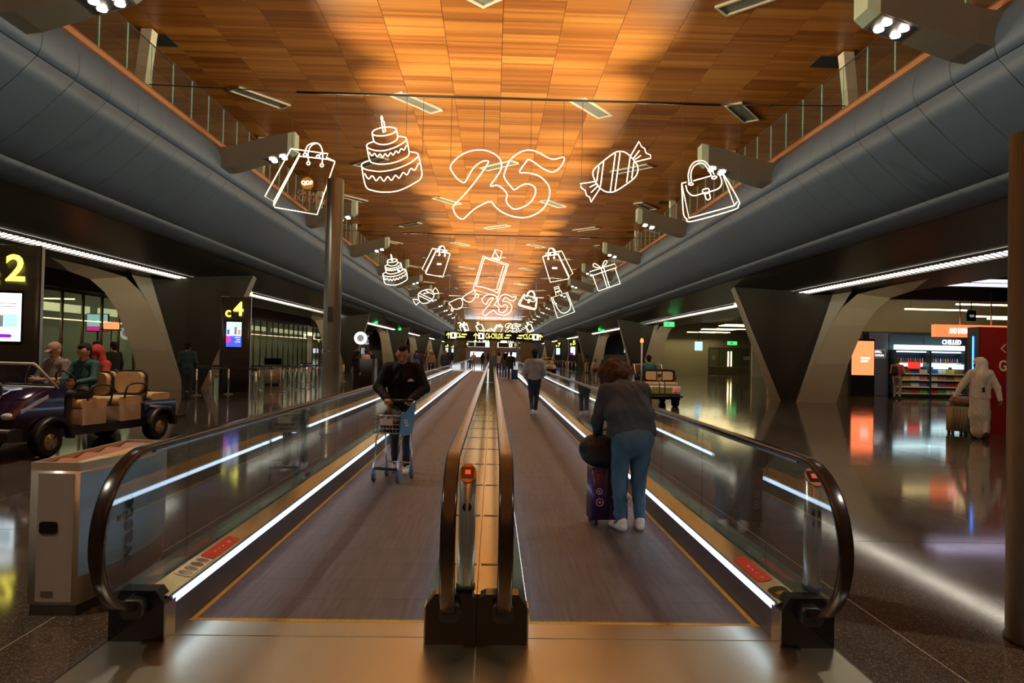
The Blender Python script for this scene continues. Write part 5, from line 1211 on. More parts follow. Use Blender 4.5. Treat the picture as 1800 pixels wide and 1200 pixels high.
def gate_pillar(num, x, y, rot, style, label, h=3.57, w=1.06):
    t = thing('gate_pillar', label, 'gate pillar', (x, y, 0), rot)
    arcp = [(-w/2+w*k/10, -.04*math.sin(math.pi*k/10)-.16) for k in range(11)]; back = [(a, -.04+.16*math.sin(math.pi*k/10)) for k, (a, _) in enumerate(arcp)][::-1]
    MB().prism(arcp+back, 'z', 0, h, True).build('shaft', ['pillar_stone'], t)
    MB().prism([(a*1.012, b*1.02) for a, b in arcp+back], 'z', h, h+.02).build('cap', ['steel'], t)
    for s in (-1, 1): MB().box(s*w/2-.012, s*w/2+.012, -.17, -.03, 0, h).build('edge_trim', ['steel_dark'], t)
    text('letter', 'c', .52, 'gate_yellow', t, (-.27, -.205, 2.98), bold=.012); text('numeral', num, .72, 'gate_yellow', t, (.10, -.21, 3.10), bold=.02)
    MB().rbox(-.34, .26, -.225, -.18, 1.64, 2.68, .015, 'y').build('screen_bezel', ['black_gloss'], t)
    sc = MB(); sc.box(-.31, .23, -.232, -.224, 1.69, 2.63); so = sc.build('screen', ['screen_white' if style < 2 else 'screen_city'], t)
    def pt(nm, m, x0, x1, z0, z1): MB().box(x0, x1, -.236, -.231, z0, z1).build(nm, [m], so)
    if style == 0:
        pt('screen_picture', 'screen_sky', -.06, .17, 1.97, 2.22); pt('screen_picture', 'screen_grey', -.26, -.07, 1.97, 2.20)
        for k in range(2): pt('screen_line', 'screen_grey', -.18+.0*k, .14, 2.42-.06*k, 2.435-.06*k)
        m = MB(); m.rbox(-.18, .08, -.238, -.232, 1.76, 1.83, .034, 'y', 5); m.build('screen_button', ['screen_violet'], so); pt('screen_mark', 'screen_white', -.08, .04, 1.785, 1.805)
    if style == 2:
        pt('screen_banner', 'screen_blue', -.31, .23, 1.69, 2.10); m = MB(); m.prism([(-.31, 1.86), (-.20, 1.86), (-.12, 1.97), (-.20, 2.08), (-.31, 2.08)], 'y', -.242, -.234); m.build('screen_logo', ['screen_pink'], so)
        for k in range(3): pt('screen_line', 'screen_white', .0+.05*(k % 2), .19, 2.03-.08*k, 2.055-.08*k)
        for k in range(4): pt('screen_tower', ('screen_blue', 'screen_white', 'screen_grey', 'screen_orange')[k], -.28+.13*k, -.20+.13*k, 2.16, 2.34+.10*((k*2) % 3))
    if style == 1: pt('screen_banner', 'screen_violet', -.31, .05, 1.69, 1.95)
gate_pillar('2', -9.52, 14.35, R(12), 0, 'dark stone gate pillar c2 with a white screen beside the golf cart')
gate_pillar('4', -9.72, 27.2, R(8), 2, 'dark stone gate pillar c4 with a city screen behind the stanchions')
gate_pillar('5', 9.55, 84.5, 0, 1, 'far gate pillar c5 on the shop side with a lit screen'); gate_pillar('7', 9.5, 103, 0, 3, 'far gate pillar c7 on the shop side with a plain white screen')
gate_pillar('6', -9.6, 150, 0, 3, 'far gate pillar on the gate side beyond the steel post'); gate_pillar('8', -9.6, 172, 0, 3, 'farthest gate pillar on the gate side beside another')

# ------------------------------------------------------------------ stanchions with retractable belts
base = MB().lathe([(.16, 0), (.16, .015), (.10, .03), (.03, .045)], n=18).mesh('base', ['steel_dark']); pole = MB().lathe([(.028, .04), (.028, .92)], n=12).mesh('pole', ['chrome']); head = MB().lathe([(.033, .92), (.033, 1.0), (.02, 1.01)], n=12).mesh('belt_head', ['black'])
def stanchion(p, nxt, label, grp):
    t = thing('stanchion', label, 'stanchion', (p.x, p.y, 0), 0, grp); link('base', base, t); link('pole', pole, t); link('belt_head', head, t)
    if nxt is not None:
        d = nxt-p; L = d.length
        if .5 < L < 4.5:
            n = Vector((-d.y, d.x, 0)).normalized()*.003; m = MB(); a, b = d*(.03/L), d*(1-.03/L)
            m.poly([(a.x, a.y, .925), (b.x, b.y, .925), (b.x, b.y, .985), (a.x, a.y, .985)]); m.build('belt', ['black'], t)
rowA = [on_floor(*q) for q in ((345, 695), (369, 698), (401, 693), (449, 700), (476, 695), (497, 689), (519, 686), (538, 683), (556, 680), (594, 673.5), (604, 670.5))]
rowB = [on_floor(*q) for q in ((332, 688), (455, 686), (508, 683), (529, 672.5), (546, 672))]
for row, nm in ((rowA, 'front'), (rowB, 'rear')):
    for i, p in enumerate(row): stanchion(p, row[i+1] if i+1 < len(row) else None, '%s chrome stanchion of the %s queue row by pillar c4, from the green-jacketed staff member' % (ORD[i], nm), '%s row of stanchions by pillar c4' % nm)
rowC = [Vector((8.2+.0*k, 70+3.2*k, 0)) for k in range(10)]
for i, p in enumerate(rowC): stanchion(p, rowC[i+1] if i+1 < 10 else None, ORD[i]+' chrome stanchion in the line leading past pillars c5 and c7', 'stanchions before pillars c5 and c7')
# podium behind the stanchions
p = on_floor(479, 676)
t = thing('gate_podium', 'beige gate podium with a dark monitor behind the stanchions', 'podium', (p.x, p.y, 0), R(8)); MB().rbox(-.34, .34, -.22, .22, .06, .90, .03).build('cabinet', ['cart_beige'], t); MB().box(-.30, .30, -.18, .18, 0, .06).build('plinth', ['black'], t); MB().rbox(-.38, .38, -.04, .04, .92, 1.22, .02, 'y').build('monitor', ['black_gloss'], t); MB().box(-.02, .14, -.226, -.22, .42, .52).build('paper_notice', ['sticker_white'], t)
p = on_floor(632, 690)
t = thing('service_counter', 'tall dark counter beside the person in black', 'counter', (p.x, p.y+.6, 0), 0); MB().rbox(-.32, .5, -.3, .3, .05, 1.32, .03).build('cabinet', ['black_matte'], t); MB().box(.42, .52, -.32, .3, 0, 1.34).build('side_trim', ['steel'], t); MB().box(-.3, .4, -.28, .28, 0, .05).build('plinth', ['black'], t)
p = at_depth(634, 594, 45); t = thing('round_sign', 'glowing round white sign on a dark pole near the queue', 'sign', (p.x, p.y, 0)); MB().lathe([(.40, -.05), (.40, .05)], (0, 0, p.z), 28, 'y').build('disc', ['lettering_white'], t); MB().lathe([(.22, -.06), (.22, -.055)], (0, 0, p.z), 24, 'y').build('emblem', ['screen_grey'], t); MB().tube([(0, .07, 0), (0, .07, p.z)], .04, 8).build('pole', ['black'], t)

# ------------------------------------------------------------------ direction sign on a mast, more signs
M('sign_black', (.012, .013, .008), .35); M('sign_yellow', (.85, .85, .15), emit=1.7, ecol=(.95, .92, .22)); M('sign_white', (.9, .9, .7), emit=2.0, ecol=(.95, .97, .7))
def dir_sign(label, y, x0, x1, z, hgt, mast, items):
    t = thing('direction_sign', label, 'sign', ((x0+x1)/2, y, 0)); w = (x1-x0)/2
    MB().rbox(-w, w, -.09, .09, z-hgt/2, z+hgt/2, .015, 'y').build('sign_box', ['sign_black'], t)
    if mast: MB().lathe([(.19, .285), (.19, z-hgt/2)], (mast-(x0+x1)/2, 0, 0), 20).build('mast', ['post_steel'], t)
    else:
        for s in (-.8, .8): MB().tube([(s*w, 0, z+hgt/2), (s*w, 0, ZC)], .02, 6).build('hanger', ['black'], t)
    for kind, x in items:
        if kind == 'up':
            s = hgt*.36; m = MB(); m.prism([(x-s*.12, z-s), (x+s*.12, z-s), (x+s*.12, z+s*.35), (x+s*.75, z-s*.15), (x+s*.75, z+s*.2), (x, z+s), (x-s*.75, z+s*.2), (x-s*.75, z-s*.15), (x-s*.12, z+s*.35)], 'y', -.10, -.088); m.build('arrow', ['sign_yellow'], t)
        elif kind == 'icon': MB().box(x-hgt*.36, x+hgt*.36, -.1, -.088, z-hgt*.36, z+hgt*.36).build('pictogram', ['sign_white'], t); MB().box(x-hgt*.14, x+hgt*.1, -.105, -.1, z-hgt*.22, z+hgt*.22).build('pictogram_mark', ['sign_black'], t)
        elif kind == 'gate':
            for k in (-1, 1): MB().box(x-hgt*.3+.04*k, x+hgt*.3+.04*k, -.1, -.088, z+k*hgt*.15-.03, z+k*hgt*.15+.03).build('pictogram', ['sign_yellow'], t)
        else: text('lettering', kind, hgt*.86, 'sign_yellow', t, (x, -.1, z), bold=.012, sx=.52)
dir_sign('black direction sign with yellow gate numbers on a steel mast', 34, -2.30, 2.38, 2.47, .40, .03, [('up', -2.16), ('icon', -1.93), ('C6', -1.68), ('gate', -1.45), ('up', -.86), ('icon', -.6), ('C6-C93,DE', .02), ('gate', .66), ('gate', 1.26), ('C5,C7', 1.64), ('icon', 2.0), ('up', 2.22)])
dir_sign('far black direction sign hanging beyond the sign mast', 112, -4.4, -1.2, 3.0, .7, None, [('up', -1.2), ('D', 0)]); dir_sign('far hanging direction sign with yellow letters on the shop side', 112, .9, 4.3, 3.0, .7, None, [('icon', .2), ('C9', 1.0)])
M('exit_green', (.05, .5, .15), emit=1.6, ecol=(.04, .75, .18))
for px, py, X, lab in ((657.6, 566, -11.6, 'green exit sign hanging by the second gate side light strip'), (1057.5, 579, 11.6, 'green exit sign hanging by the far shop side light strip'), (1176, 569.8, 11.8, 'green exit sign hanging beside the second pale column on the shop side'), (1287, 603, 20.9, 'green exit sign above the lit glass storefront'), (700, 578, -11.6, 'small green exit sign farther along the gate side soffit')):
    p = at_side(px, py, X); s = .35 if X < 19 else .42
    t = thing('exit_sign', lab, 'exit sign', (p.x, p.y, p.z)); MB().rbox(-s, s, -.03, .03, -.16, .16, .02, 'y').build('panel', ['exit_green'], t); MB().tube([(0, 0, .16), (0, 0, 4.955-(abs(X-HC)-10.06)*.316-p.z if abs(X) < 14 else 4.9-p.z)], .015, 5).build('hanger', ['black'], t); MB().box(-s*.35, s*.05, -.035, -.03, -.09, .09).build('pictogram', ['sticker_white'], t)

# ------------------------------------------------------------------ lounges on the gate pillar side
M('bronze', (.20, .155, .085), .3, .7); M('wall_cream', (.5, .47, .40), .6); M('cove_glow', (1, .85, .6), emit=1.3, ecol=(1, .80, .5)); M('panel_white', (.6, .6, .56), .5, emit=.10); M('red_brown', (.10, .045, .03), .5)
def partition(x, y0, y1, label):
    t = thing('glass_partition', label, 'glass partition', (x, y0, 0)); L = y1-y0; n = int(L/1.3)
    pm_ = MB().box(-.008, .008, .03, L/n-.03, .1, 3.55).mesh('pane', ['lounge_glass']); mm = MB().rbox(-.05, .05, -.04, .04, 0, 3.6, .015).mesh('mullion', ['bronze'])
    for k in range(n): link('pane', pm_, t, (0, L*k/n, 0))
    for k in range(n+1): link('mullion', mm, t, (0, L*k/n, 0))
    MB().box(-.05, .05, 0, L, 3.55, 3.65).build('head_rail', ['bronze'], t); MB().box(-.05, .05, 0, L, 0, .1).build('sill_rail', ['bronze'], t); MB().box(-.012, .012, 0, L, 2.55, 2.59).build('light_line', ['cove_glow'], t)
    return t
for k, (y0, y1) in enumerate(((13, 34), (35, 60), (62, 90))):
    partition(-15.6, y0, y1, ('bronze-framed glass lounge partition behind the golf cart', 'bronze-framed glass lounge partition behind pillar c4', 'far glass lounge partition behind the queue')[k])
    struct('trim_%d' % (10+k), MB().box(-15.9, -15.2, y0, y1, 3.65, 4.9), ['red_brown'], 'brown bulkhead above the glass partition', 'bulkhead')
    struct('trim_%d' % (20+k), MB().box(-19.2, -19.0, y0, y1, 3.1, 3.45), ['cove_glow'], 'glowing cove band inside the glass lounge', 'cove light')
    struct('wall_lounge_%d' % k, MB().box(-22.3, -22.0, y0, y1, 0, 4.9), ['wall_cream'], 'cream rear wall of the glass lounge', 'wall')
for i, (x, y, z, L) in enumerate(((-17.5, 24.5, 4.05, 2.2), (-18.6, 29.0, 3.9, 2.0), (-18.9, 31.0, 3.6, 1.8), (-20.2, 29.5, 3.3, 1.6), (-19.8, 32.0, 3.3, 1.5), (-17.6, 40.0, 3.9, 2.4), (-19, 46.0, 3.7, 2.2))):
    t = thing('pendant_light', ORD[i]+' slim linear pendant light inside the glass lounge, counted from pillar c2', 'pendant light', (x, y, z), 0, 'linear pendants in the glass lounge'); MB().box(-L/2, L/2, -.04, .04, -.02, .03).build('tube_lamp', ['lamp_yellow'], t)
    for s in (-.4, .4): MB().tube([(s*L, 0, .03), (s*L, 0, 4.9-z)], .01, 4).build('suspension_wire', ['wire'], t)
for i, (y, z0, z1, w, m) in enumerate(((24.5, 1.9, 3.0, 1.3, 'black_gloss'), (27.0, 1.7, 2.9, 1.6, 'panel_white'), (29.6, 1.6, 2.8, 1.4, 'panel_white'), (32.2, 1.4, 2.8, 1.5, 'panel_white'))):
    t = thing('wall_board', ('black', 'first white', 'second white', 'third white')[i]+' wall board inside the glass lounge counted from pillar c2', 'wall board', (-21.9, y, z0)); MB().box(-.03, .06, -w/2, w/2, 0, z1-z0).build('board', [m], t); MB().box(-.04, -.03, -w/2-.04, w/2+.04, -.04, 0).build('shelf_edge', ['black'], t)
p = at_side(172, 568, -16.4); t = thing('advert_screen', 'blue and pink advert screen in the glass lounge by the pale column', 'screen', (p.x, p.y, p.z-.35)); MB().box(-.45, .45, -.04, .04, 0, .75).build('casing', ['black_gloss'], t); MB().box(-.42, .42, -.046, -.04, .22, .72).build('picture', ['screen_sky'], t); MB().box(-.42, .42, -.046, -.04, .04, .22).build('picture_band', ['screen_pink'], t); MB().tube([(0, 0, 0), (0, 0, -p.z+.35)], .04, 6).build('stand', ['black'], t)
p = at_depth(196, 573, 23.0); t = thing('orange_lamp_sign', 'small orange lit sign in front of the pale column', 'sign', (p.x, p.y, p.z)); MB().rbox(-.22, .22, -.05, .05, -.1, .12, .02, 'y').build('lit_box', ['screen_orange'], t); MB().box(-.3, .3, -.08, .08, -.14, -.1).build('tray', ['black'], t); MB().tube([(0, 0, -.14), (0, 0, -p.z)], .02, 6).build('pole', ['black'], t)
for q, (x, y, m) in enumerate(((-17.8, 26.3, 'screen_white'), (-18.5, 28.5, 'screen_white'))):
    t = thing('counter_screen', ('small bright screen on a stand in the lounge, nearest pillar c2', 'small bright screen on a stand in the lounge, nearest the pale column')[q], 'screen', (x, y, 1.0), 0, 'small bright screens in the lounge'); MB().box(-.3, .3, -.03, .03, 1.0, 1.3).build('panel', [m], t); MB().tube([(0, 0, -1.0), (0, 0, 1.0)], .03, 6).build('stand', ['black'], t)
lamp('lounge_light', 'AREA', (-18.6, 26, 4.8), (-18.6, 26, 0), 230, (1, .86, .55), (4, 14)); lamp('lounge_light', 'AREA', (-18.6, 47, 4.8), (-18.6, 47, 0), 260, (1, .86, .55), (4, 20)); lamp('lounge_light', 'AREA', (-18.6, 76, 4.8), (-18.6, 76, 0), 200, (1, .88, .6), (4, 20))

# ------------------------------------------------------------------ shop
YS = 33.0
def SX(px): return at_depth(px, 640, YS).x
def SZ(px, py): return at_depth(px, py, YS).z
M('tile_slate', (.10, .10, .17), .5, var=.1); M('shop_navy', (.03, .05, .075), .5); M('shop_light', (.8, .98, 1), emit=2.6, ecol=(.62, .93, 1)); M('shelf_grey', (.3, .32, .34), .4); M('shop_red', (.33, .012, .010), .45); M('price_red', (.8, .04, .03), emit=.8, ecol=(1, .05, .03)); M('led_blue', (.1, .3, 1), emit=4, ecol=(.05, .25, 1)); M('shop_orange', (1, .3, .12), .5, emit=1.3, ecol=(1, .22, .07)); M('wood_case', (.30, .23, .12), .6)
M('letter_white', (.9, .9, .9), emit=1.5); M('letter_gold', (.55, .40, .22), .5, emit=.12)
struct('wall_shop', MB().box(SX(1537), 26, YS+.9, YS+1.1, 0, 3.1), ['shop_navy'], 'navy rear wall of the snack shop', 'wall')
struct('wall_shop_upper', MB().box(13.4, 26, YS+1.2, YS+1.4, 0, 4.9), ['beige_wall'], 'beige panelled wall above the snack shop', 'wall')
t = thing('tile_panel', 'slate blue tiled pier beside the chillers', 'wall panel', ((SX(1537)+SX(1572))/2, YS+.5, 0)); w = (SX(1572)-SX(1537))/2
tm = MB().box(-.06, .06, -.012, 0, .0, .12).mesh('tile', ['tile_slate']); MB().box(-w, w, 0, .3, 0, 3.05).build('pier', ['shop_navy'], t)
for i in range(int(2*w/.13)):
    for k in range(0, 23): link('tile', tm, t, (-w+.07+i*.13, 0, .03+k*.13))
xr_ = (SX(1554)-(SX(1537)+SX(1572))/2)
fr_ = MB(); 
for a in ((-.32, .32, .0, .03), (-.32, .32, .39, .42), (-.32, -.29, 0, .42), (.29, .32, 0, .42)): fr_.box(a[0], a[1], -.03, -.012, 2.06-.25+a[2], 2.06-.25+a[3])
fr_.build('sign_frame', ['sticker_white'], t); text('lettering', 'REFILL', .15, 'letter_white', t, (-.04, -.03, 2.11), bold=.02, sx=.8); text('lettering', 'STATION', .15, 'letter_white', t, (-.02, -.03, 1.94), bold=.02, sx=.8)
t = thing('advert_screen', 'tall orange advert screen half hidden by the pale column', 'screen', ((SX(1496)+SX(1535))/2, YS, 0)); w = (SX(1535)-SX(1496))/2
MB().box(-w-.04, w+.04, -.05, .2, 0, 2.7).build('cabinet', ['black_gloss'], t); MB().box(-w, w, -.06, -.05, 1.0, 2.6).build('lit_face', ['screen_orange'], t)
for k in range(2): MB().box(-.1, .34-.1*k, -.065, -.06, 1.75-.14*k, 1.84-.14*k).build('lettering_line', ['letter_white'], t)
# the refill shelf, the two chillers and their goods
M('goods_red', (.5, .04, .03), .4); M('goods_yellow', (.65, .45, .06), .4); M('goods_blue', (.06, .12, .45), .4); M('goods_white', (.7, .7, .72), .4); M('goods_green', (.12, .4, .1), .4); M('goods_pink', (.6, .2, .35), .4); M('goods_purple', (.25, .1, .4), .4); M('goods_brown', (.28, .13, .06), .5)
bottle = {c: MB().lathe([(.035, 0), (.037, .02), (.037, .14), (.015, .19), (.015, .22)], n=10).mesh('bottle', [c]) for c in ('goods_white', 'goods_pink', 'goods_blue', 'goods_yellow', 'goods_purple')}
pack = {}
for c in ('goods_red', 'goods_yellow', 'goods_blue', 'goods_white', 'goods_green', 'goods_pink', 'goods_brown', 'goods_purple'):
    m = MB(); m.prism([(-.085, 0), (.085, 0), (.095, .03), (.088, .16), (.095, .20), (-.095, .20), (-.088, .16), (-.095, .03)], 'y', -.05, .05); pack[c] = m.mesh('snack_pack', [c])
def put(name, me, loc, label, group): o = link(name, me, None, loc); tag(o, label, 'bottle' if name == 'bottle' else 'snack pack', group)
rr = random.Random(11)
xa, xb = SX(1574), SX(1697)
for q, (x0, x1) in enumerate(((xa, (xa+xb)/2-.01), ((xa+xb)/2+.01, xb))):
    wh = 'beside the tiled pier' if q == 0 else 'under the chilled sign'
    t = thing('chiller', 'open lit shop chiller with stocked shelves %s' % wh, 'chiller', ((x0+x1)/2, YS, 0)); w = (x1-x0)/2
    MB().box(-w, w, .55, .8, 0, 2.95).build('back_panel', ['shop_navy'], t); MB().box(-w, -w+.04, 0, .55, 0, 2.2).build('side_panel', ['shop_navy'], t); MB().box(w-.04, w, 0, .55, 0, 2.2).build('side_panel', ['shop_navy'], t)
    MB().box(-w, w, -.08, .5, .02, .16).build('kick_plate', ['black'], t); MB().box(-w, w, .0, .5, 2.18, 2.22).build('canopy', ['shop_navy'], t)
    MB().box(-w+.02, w-.02, .02, .2, 2.24, 2.46).build('light_bar', ['shop_light'], t); MB().box(-w+.05, w-.05, .52, .55, 1.45, 1.60).build('back_light', ['shop_light'], t)
    MB().box(-w+.05, w-.05, .25, .30, 2.12, 2.18).build('inner_light', ['shop_light'], t)
    for k, z in enumerate((.18, .50, .82, 1.12, 1.64)):
        dp = .02 if k < 4 else .25
        MB().box(-w+.04, w-.04, dp, .54, z-.025, z).build('shelf', ['shelf_grey'], t); MB().box(-w+.04, w-.04, dp-.02, dp, z-.04, z+.02).build('price_strip', ['sticker_white'], t)
        cols = [['goods_red', 'goods_brown', 'goods_red', 'goods_green', 'goods_white', 'goods_blue'], ['goods_red', 'goods_brown', 'goods_white', 'goods_purple', 'goods_red'], ['goods_brown', 'goods_yellow', 'goods_white', 'goods_pink'], ['goods_yellow', 'goods_brown', 'goods_blue', 'goods_white']]
        n = 8 if k < 4 else 13
        for i in range(n):
            x = (x0+x1)/2-w+.14+(2*w-.28)*i/(n-1)
            if k < 4: c = cols[k][(i//2+q*2) % len(cols[k])]; put('snack_pack', pack[c], (x, YS+.18, z+.002), '%s pack from the tiled pier, %s, %s chiller shelf %s' % (ORD[i], c[6:], ('bottom', 'second', 'third', 'fourth')[k], wh), '%s packs on the %s shelf, chiller %s' % (c[6:], ('bottom', 'second', 'third', 'fourth')[k], wh))
            else: c = rr.choice(list(bottle)); put('bottle', bottle[c], (x, YS+.38, z+.002), '%s bottle from the tiled pier, %s, lit top shelf, chiller %s' % (ORD[i], c[6:], wh), '%s bottles on the top shelf, chiller %s' % (c[6:], wh))
    for i in range(2 if q else 1):
        MB().box((-.25 if q == 0 else -w+.12+i*.9)-.0, (.35 if q == 0 else -w+.82+i*.75), -.03, -.01, 1.36, 1.66 if q == 0 else 1.58).build('promo_board', ['price_red' if q == 0 else 'shop_light'], t)
    if q == 1: text('lettering', 'CHILLED', .30, 'letter_white', t, (.15, -.02, 2.62), bold=.03, sx=.78, depth=.02)
# red kiosk wall, banner, rack
K = at_depth(1721, 767, 16.5)
t = thing('red_kiosk_wall', 'dark red kiosk wall with gold lettering behind the man in white', 'kiosk', (K.x, 16.5, 0)); MB().box(0, 3.2, 0, .42, 0, 2.52).build('wall_panel', ['shop_red'], t); MB().box(-.02, 0, 0, .42, 0, 2.52).build('side_panel', ['black'], t)
MB().box(-.035, -.02, .18, .22, .9, 2.3).build('blue_led_line', ['led_blue'], t)
text('lettering', 'GE', .36, 'letter_gold', t, (.62, -.006, 1.60), bold=.015, sx=.75)
for k in range(2):
    x = .50+.16*k; m = MB(); m.prism([(x, 2.02), (x+.10, 2.12), (x+.13, 2.12), (x+.03, 2.02), (x+.13, 1.92), (x+.10, 1.92)], 'y', -.012, 0); m.build('chevron', ['letter_gold'], t)
b0, b1 = at_depth(1645, 581, 24.0), at_depth(1790, 576, 24.0)
t = thing('hanging_banner', 'lit orange banner with white capitals above the red kiosk', 'banner', (b0.x, 24.0, b0.z)); L = b1.x-b0.x
MB().box(0, L, 0, .25, -.20, .22).build('banner_box', ['shop_orange'], t); text('lettering', 'AND SAYING', .27, 'letter_white', t, (.82, -.012, .0), bold=.02, sx=.44)
for x in (.9, 2.0): MB().tube([(x, .1, .22), (x, .1, 4.9-b0.z)], .025, 6).build('hanger', ['steel'], t)
p = on_floor(1694, 745); t = thing('display_rack', 'small rack with red shelf edges between the suitcase and the red kiosk', 'rack', (p.x, 18.2, 0))
for s in (-.3, .3): MB().box(s-.02, s+.02, 0, .3, 0, 1.45).build('upright', ['black'], t)
for k in range(5):
    z = .25+.27*k; MB().box(-.3, .3, 0, .3, z, z+.02).build('shelf', ['black'], t); MB().box(-.31, .31, -.015, 0, z, z+.035).build('shelf_edge', ['price_red'], t)
# man in white thobe with suitcase
TX = on_floor(1722, 771)
def thobe_extra(bl, j, f):
    c, b = bl['clo'], bl['hai']; K_ = f['K']
    c.cap((0, -.0, 1.2), (0, .02, .55), .19, .20, 1, .06, ((0, 1, 0), .75)); c.cap((0, .02, .55), (.02, .03, .20), .20, .19, 1, .06, ((0, 1, 0), .75))
    H = j['hea']; hu, hf, hs = f['hu'], f['hf'], f['hs']
    b.cap(H+hu*.045-hf*.02, H+hu*.05+hf*.03, .105, .095, 1, .03); b.cap(H-hf*.05, j['nec']-f['fr']*.09-f['up']*.12, .10, .12, 1, .05); b.cap(j['nec']-f['fr']*.10-f['up']*.10, j['nec']-f['fr']*.13-f['up']*.34, .11, .05, 1, .06)
    for e in (-1, 1): b.cap(H+hs*e*.085, j['nec']+f['sh']*e*.10-f['up']*.05, .04, .06, 1, .04)
    b.cap(j['nec']-f['fr']*.155-f['up']*.33, j['nec']-f['fr']*.165-f['up']*.43, .012, .03, 4, .005, None, .01)
figure('man in a white robe and headcloth pulling a wheeled case', (TX.x, TX.y, 0), R(-12), h=.014, height=1.78, split=True, top='thobe_white', low='thobe_white', shoe='bag_black', skin='skin_b', hair='coat_black', hairstyle='none',
    J=dict(ell=(-.36, .02, 1.12), wrl=(-.50, -.02, .90), elr=(.30, -.08, 1.12), wrr=(.33, -.14, .86), knl=(-.06, .04, .5), anl=(-.05, .10, .09), tol=(-.05, .24, .03), knr=(.08, -.02, .5), anr=(.06, -.14, .12), tor=(.06, 0, .03), look=(-.9, .45, 0)), puffy=.018, wr=.004, extra=thobe_extra, jacket_len=.9, legs=True)
p = on_floor(1682, 762); t = thing('suitcase', 'tall tan ribbed suitcase standing by the man in white', 'suitcase', (p.x, p.y, 0), R(-5)); MB().rbox(-.19, .19, -.13, .13, .07, .63, .03).build('shell', ['wood_case'], t)
for k in range(5): MB().box(-.15+.075*k-.008, -.15+.075*k+.008, -.136, -.13, .10, .60).build('rib', ['wood_case'], t)
for x in (-.14, .14): MB().lathe([(.034, -.025), (.034, .025)], (x, -.08, .034), 12, 'x').build('wheel', ['wheel_grey'], t); MB().lathe([(.034, -.025), (.034, .025)], (x, .08, .034), 12, 'x').build('wheel', ['wheel_grey'], t)
MB().tube([(-.09, .1, .63), (-.09, .1, 1.0), (.09, .1, 1.0), (.09, .1, .63)], .01, 6).build('pull_handle', ['steel_dark'], t)
b = Blob(); b.cap((-.12, 0, .13), (.12, 0, .13), .12, .12, 0, .04); V, F, mi = b.mesh(.016); V[:, 2] = np.maximum(V[:, 2], .002); t = thing('holdall', 'brown bag lying on top of the tan suitcase', 'bag', (p.x+.05, p.y-.02, .632)); blob_obj('bag_body', [(V, F, mi)], ['goods_brown'], t); MB().tube(smooth_path([(-.1, 0, .22), (-.04, 0, .34), (.04, 0, .34), (.1, 0, .22)], 5), .01, 6).build('carry_handle', ['black'], t)
p = on_floor(1577, 702); figure('shopper in a red and white jacket with cap and black backpack', (p.x, p.y, 0), R(-50), h=.02, height=1.82, top='shirt_redwhite', low='trouser_grey', skin='skin_b', hairstyle='cap', hair='coat_navy', J=dict(wrr=(.14, .30, 1.10), wrl=(-.14, .28, 1.05)))
b = Blob(); b.cap((0, 0, .1), (0, 0, .32), .15, .13, 0, .04, ((0, 1, 0), .75)); V, F, mi = b.mesh(.02); t = thing('backpack', 'black backpack worn by the shopper in the cap', 'backpack', (p.x-.22, p.y-.16, 1.08), R(-50)); blob_obj('pack_body', [(V, F, mi)], ['bag_black'], t); MB().tube(smooth_path([(-.08, .08, .4), (-.1, .2, .42), (-.1, .28, .2), (-.08, .1, .0)], 5), .015, 6).build('strap', ['black'], t)
# lamps and signs above the shop
for i, (px0, py0, px1, Y) in enumerate(((1591, 543, 1699, 31), (1681, 534.5, 1790, 29), (1716, 556, 1790, 32), (1736, 560, 1790, 30.5))):
    a, b_ = at_depth(px0, py0, Y), at_depth(px1, py0+3, Y); t = thing('pendant_light', ORD[i]+' slim linear pendant light above the snack shop, from the pale column', 'pendant light', ((a.x+b_.x)/2, Y, a.z), 0, 'linear pendants above the snack shop'); L = (b_.x-a.x)/2; MB().box(-L, L, -.04, .04, -.03, .03).build('tube_lamp', ['lamp_yellow'], t); MB().tube([(-L*.8, 0, .03), (-L*.8, 0, 4.9-a.z)], .01, 4).build('suspension_wire', ['wire'], t); MB().tube([(L*.8, 0, .03), (L*.8, 0, 4.9-a.z)], .01, 4).build('suspension_wire', ['wire'], t)
for k, (Y, py) in enumerate(((22.5, 491), (22.5, 498))):
    a = at_depth(1618+15*(1-k), py, Y); t = thing('led_line', ('upper', 'lower')[k]+' violet light line on the bulkhead over the shop passage', 'light line', (a.x, Y, a.z)); MB().box(0, 8, 0, .05, -.05, .05).build('diffuser', ['lamp_violet'], t); MB().box(0, 8, .05, .12, -.07, .07).build('channel', ['black'], t)
struct('trim_40', MB().box(14.2, 26, 26.0, 26.4, 3.98, 4.9), ['shop_navy'], 'dark bulkhead crossing above the shop passage', 'bulkhead')
p = at_depth(1707, 555, 27); t = thing('hanging_monitor', 'small black hanging monitor beside the shop pendants', 'monitor', (p.x, 27, p.z)); MB().rbox(-.16, .16, -.05, .05, -.2, .2, .02, 'y').build('casing', ['black_gloss'], t); MB().box(-.09, .09, -.055, -.05, -.05, .04).build('picture', ['screen_grey'], t); MB().tube([(0, 0, .2), (0, 0, 4.9-p.z)], .02, 6).build('hanger', ['black'], t)
lamp('shop_light_panel', 'AREA', (18.5, 29.5, 4.7), (18.5, 30.5, 0), 160, (1, .82, .5), (6, 3));
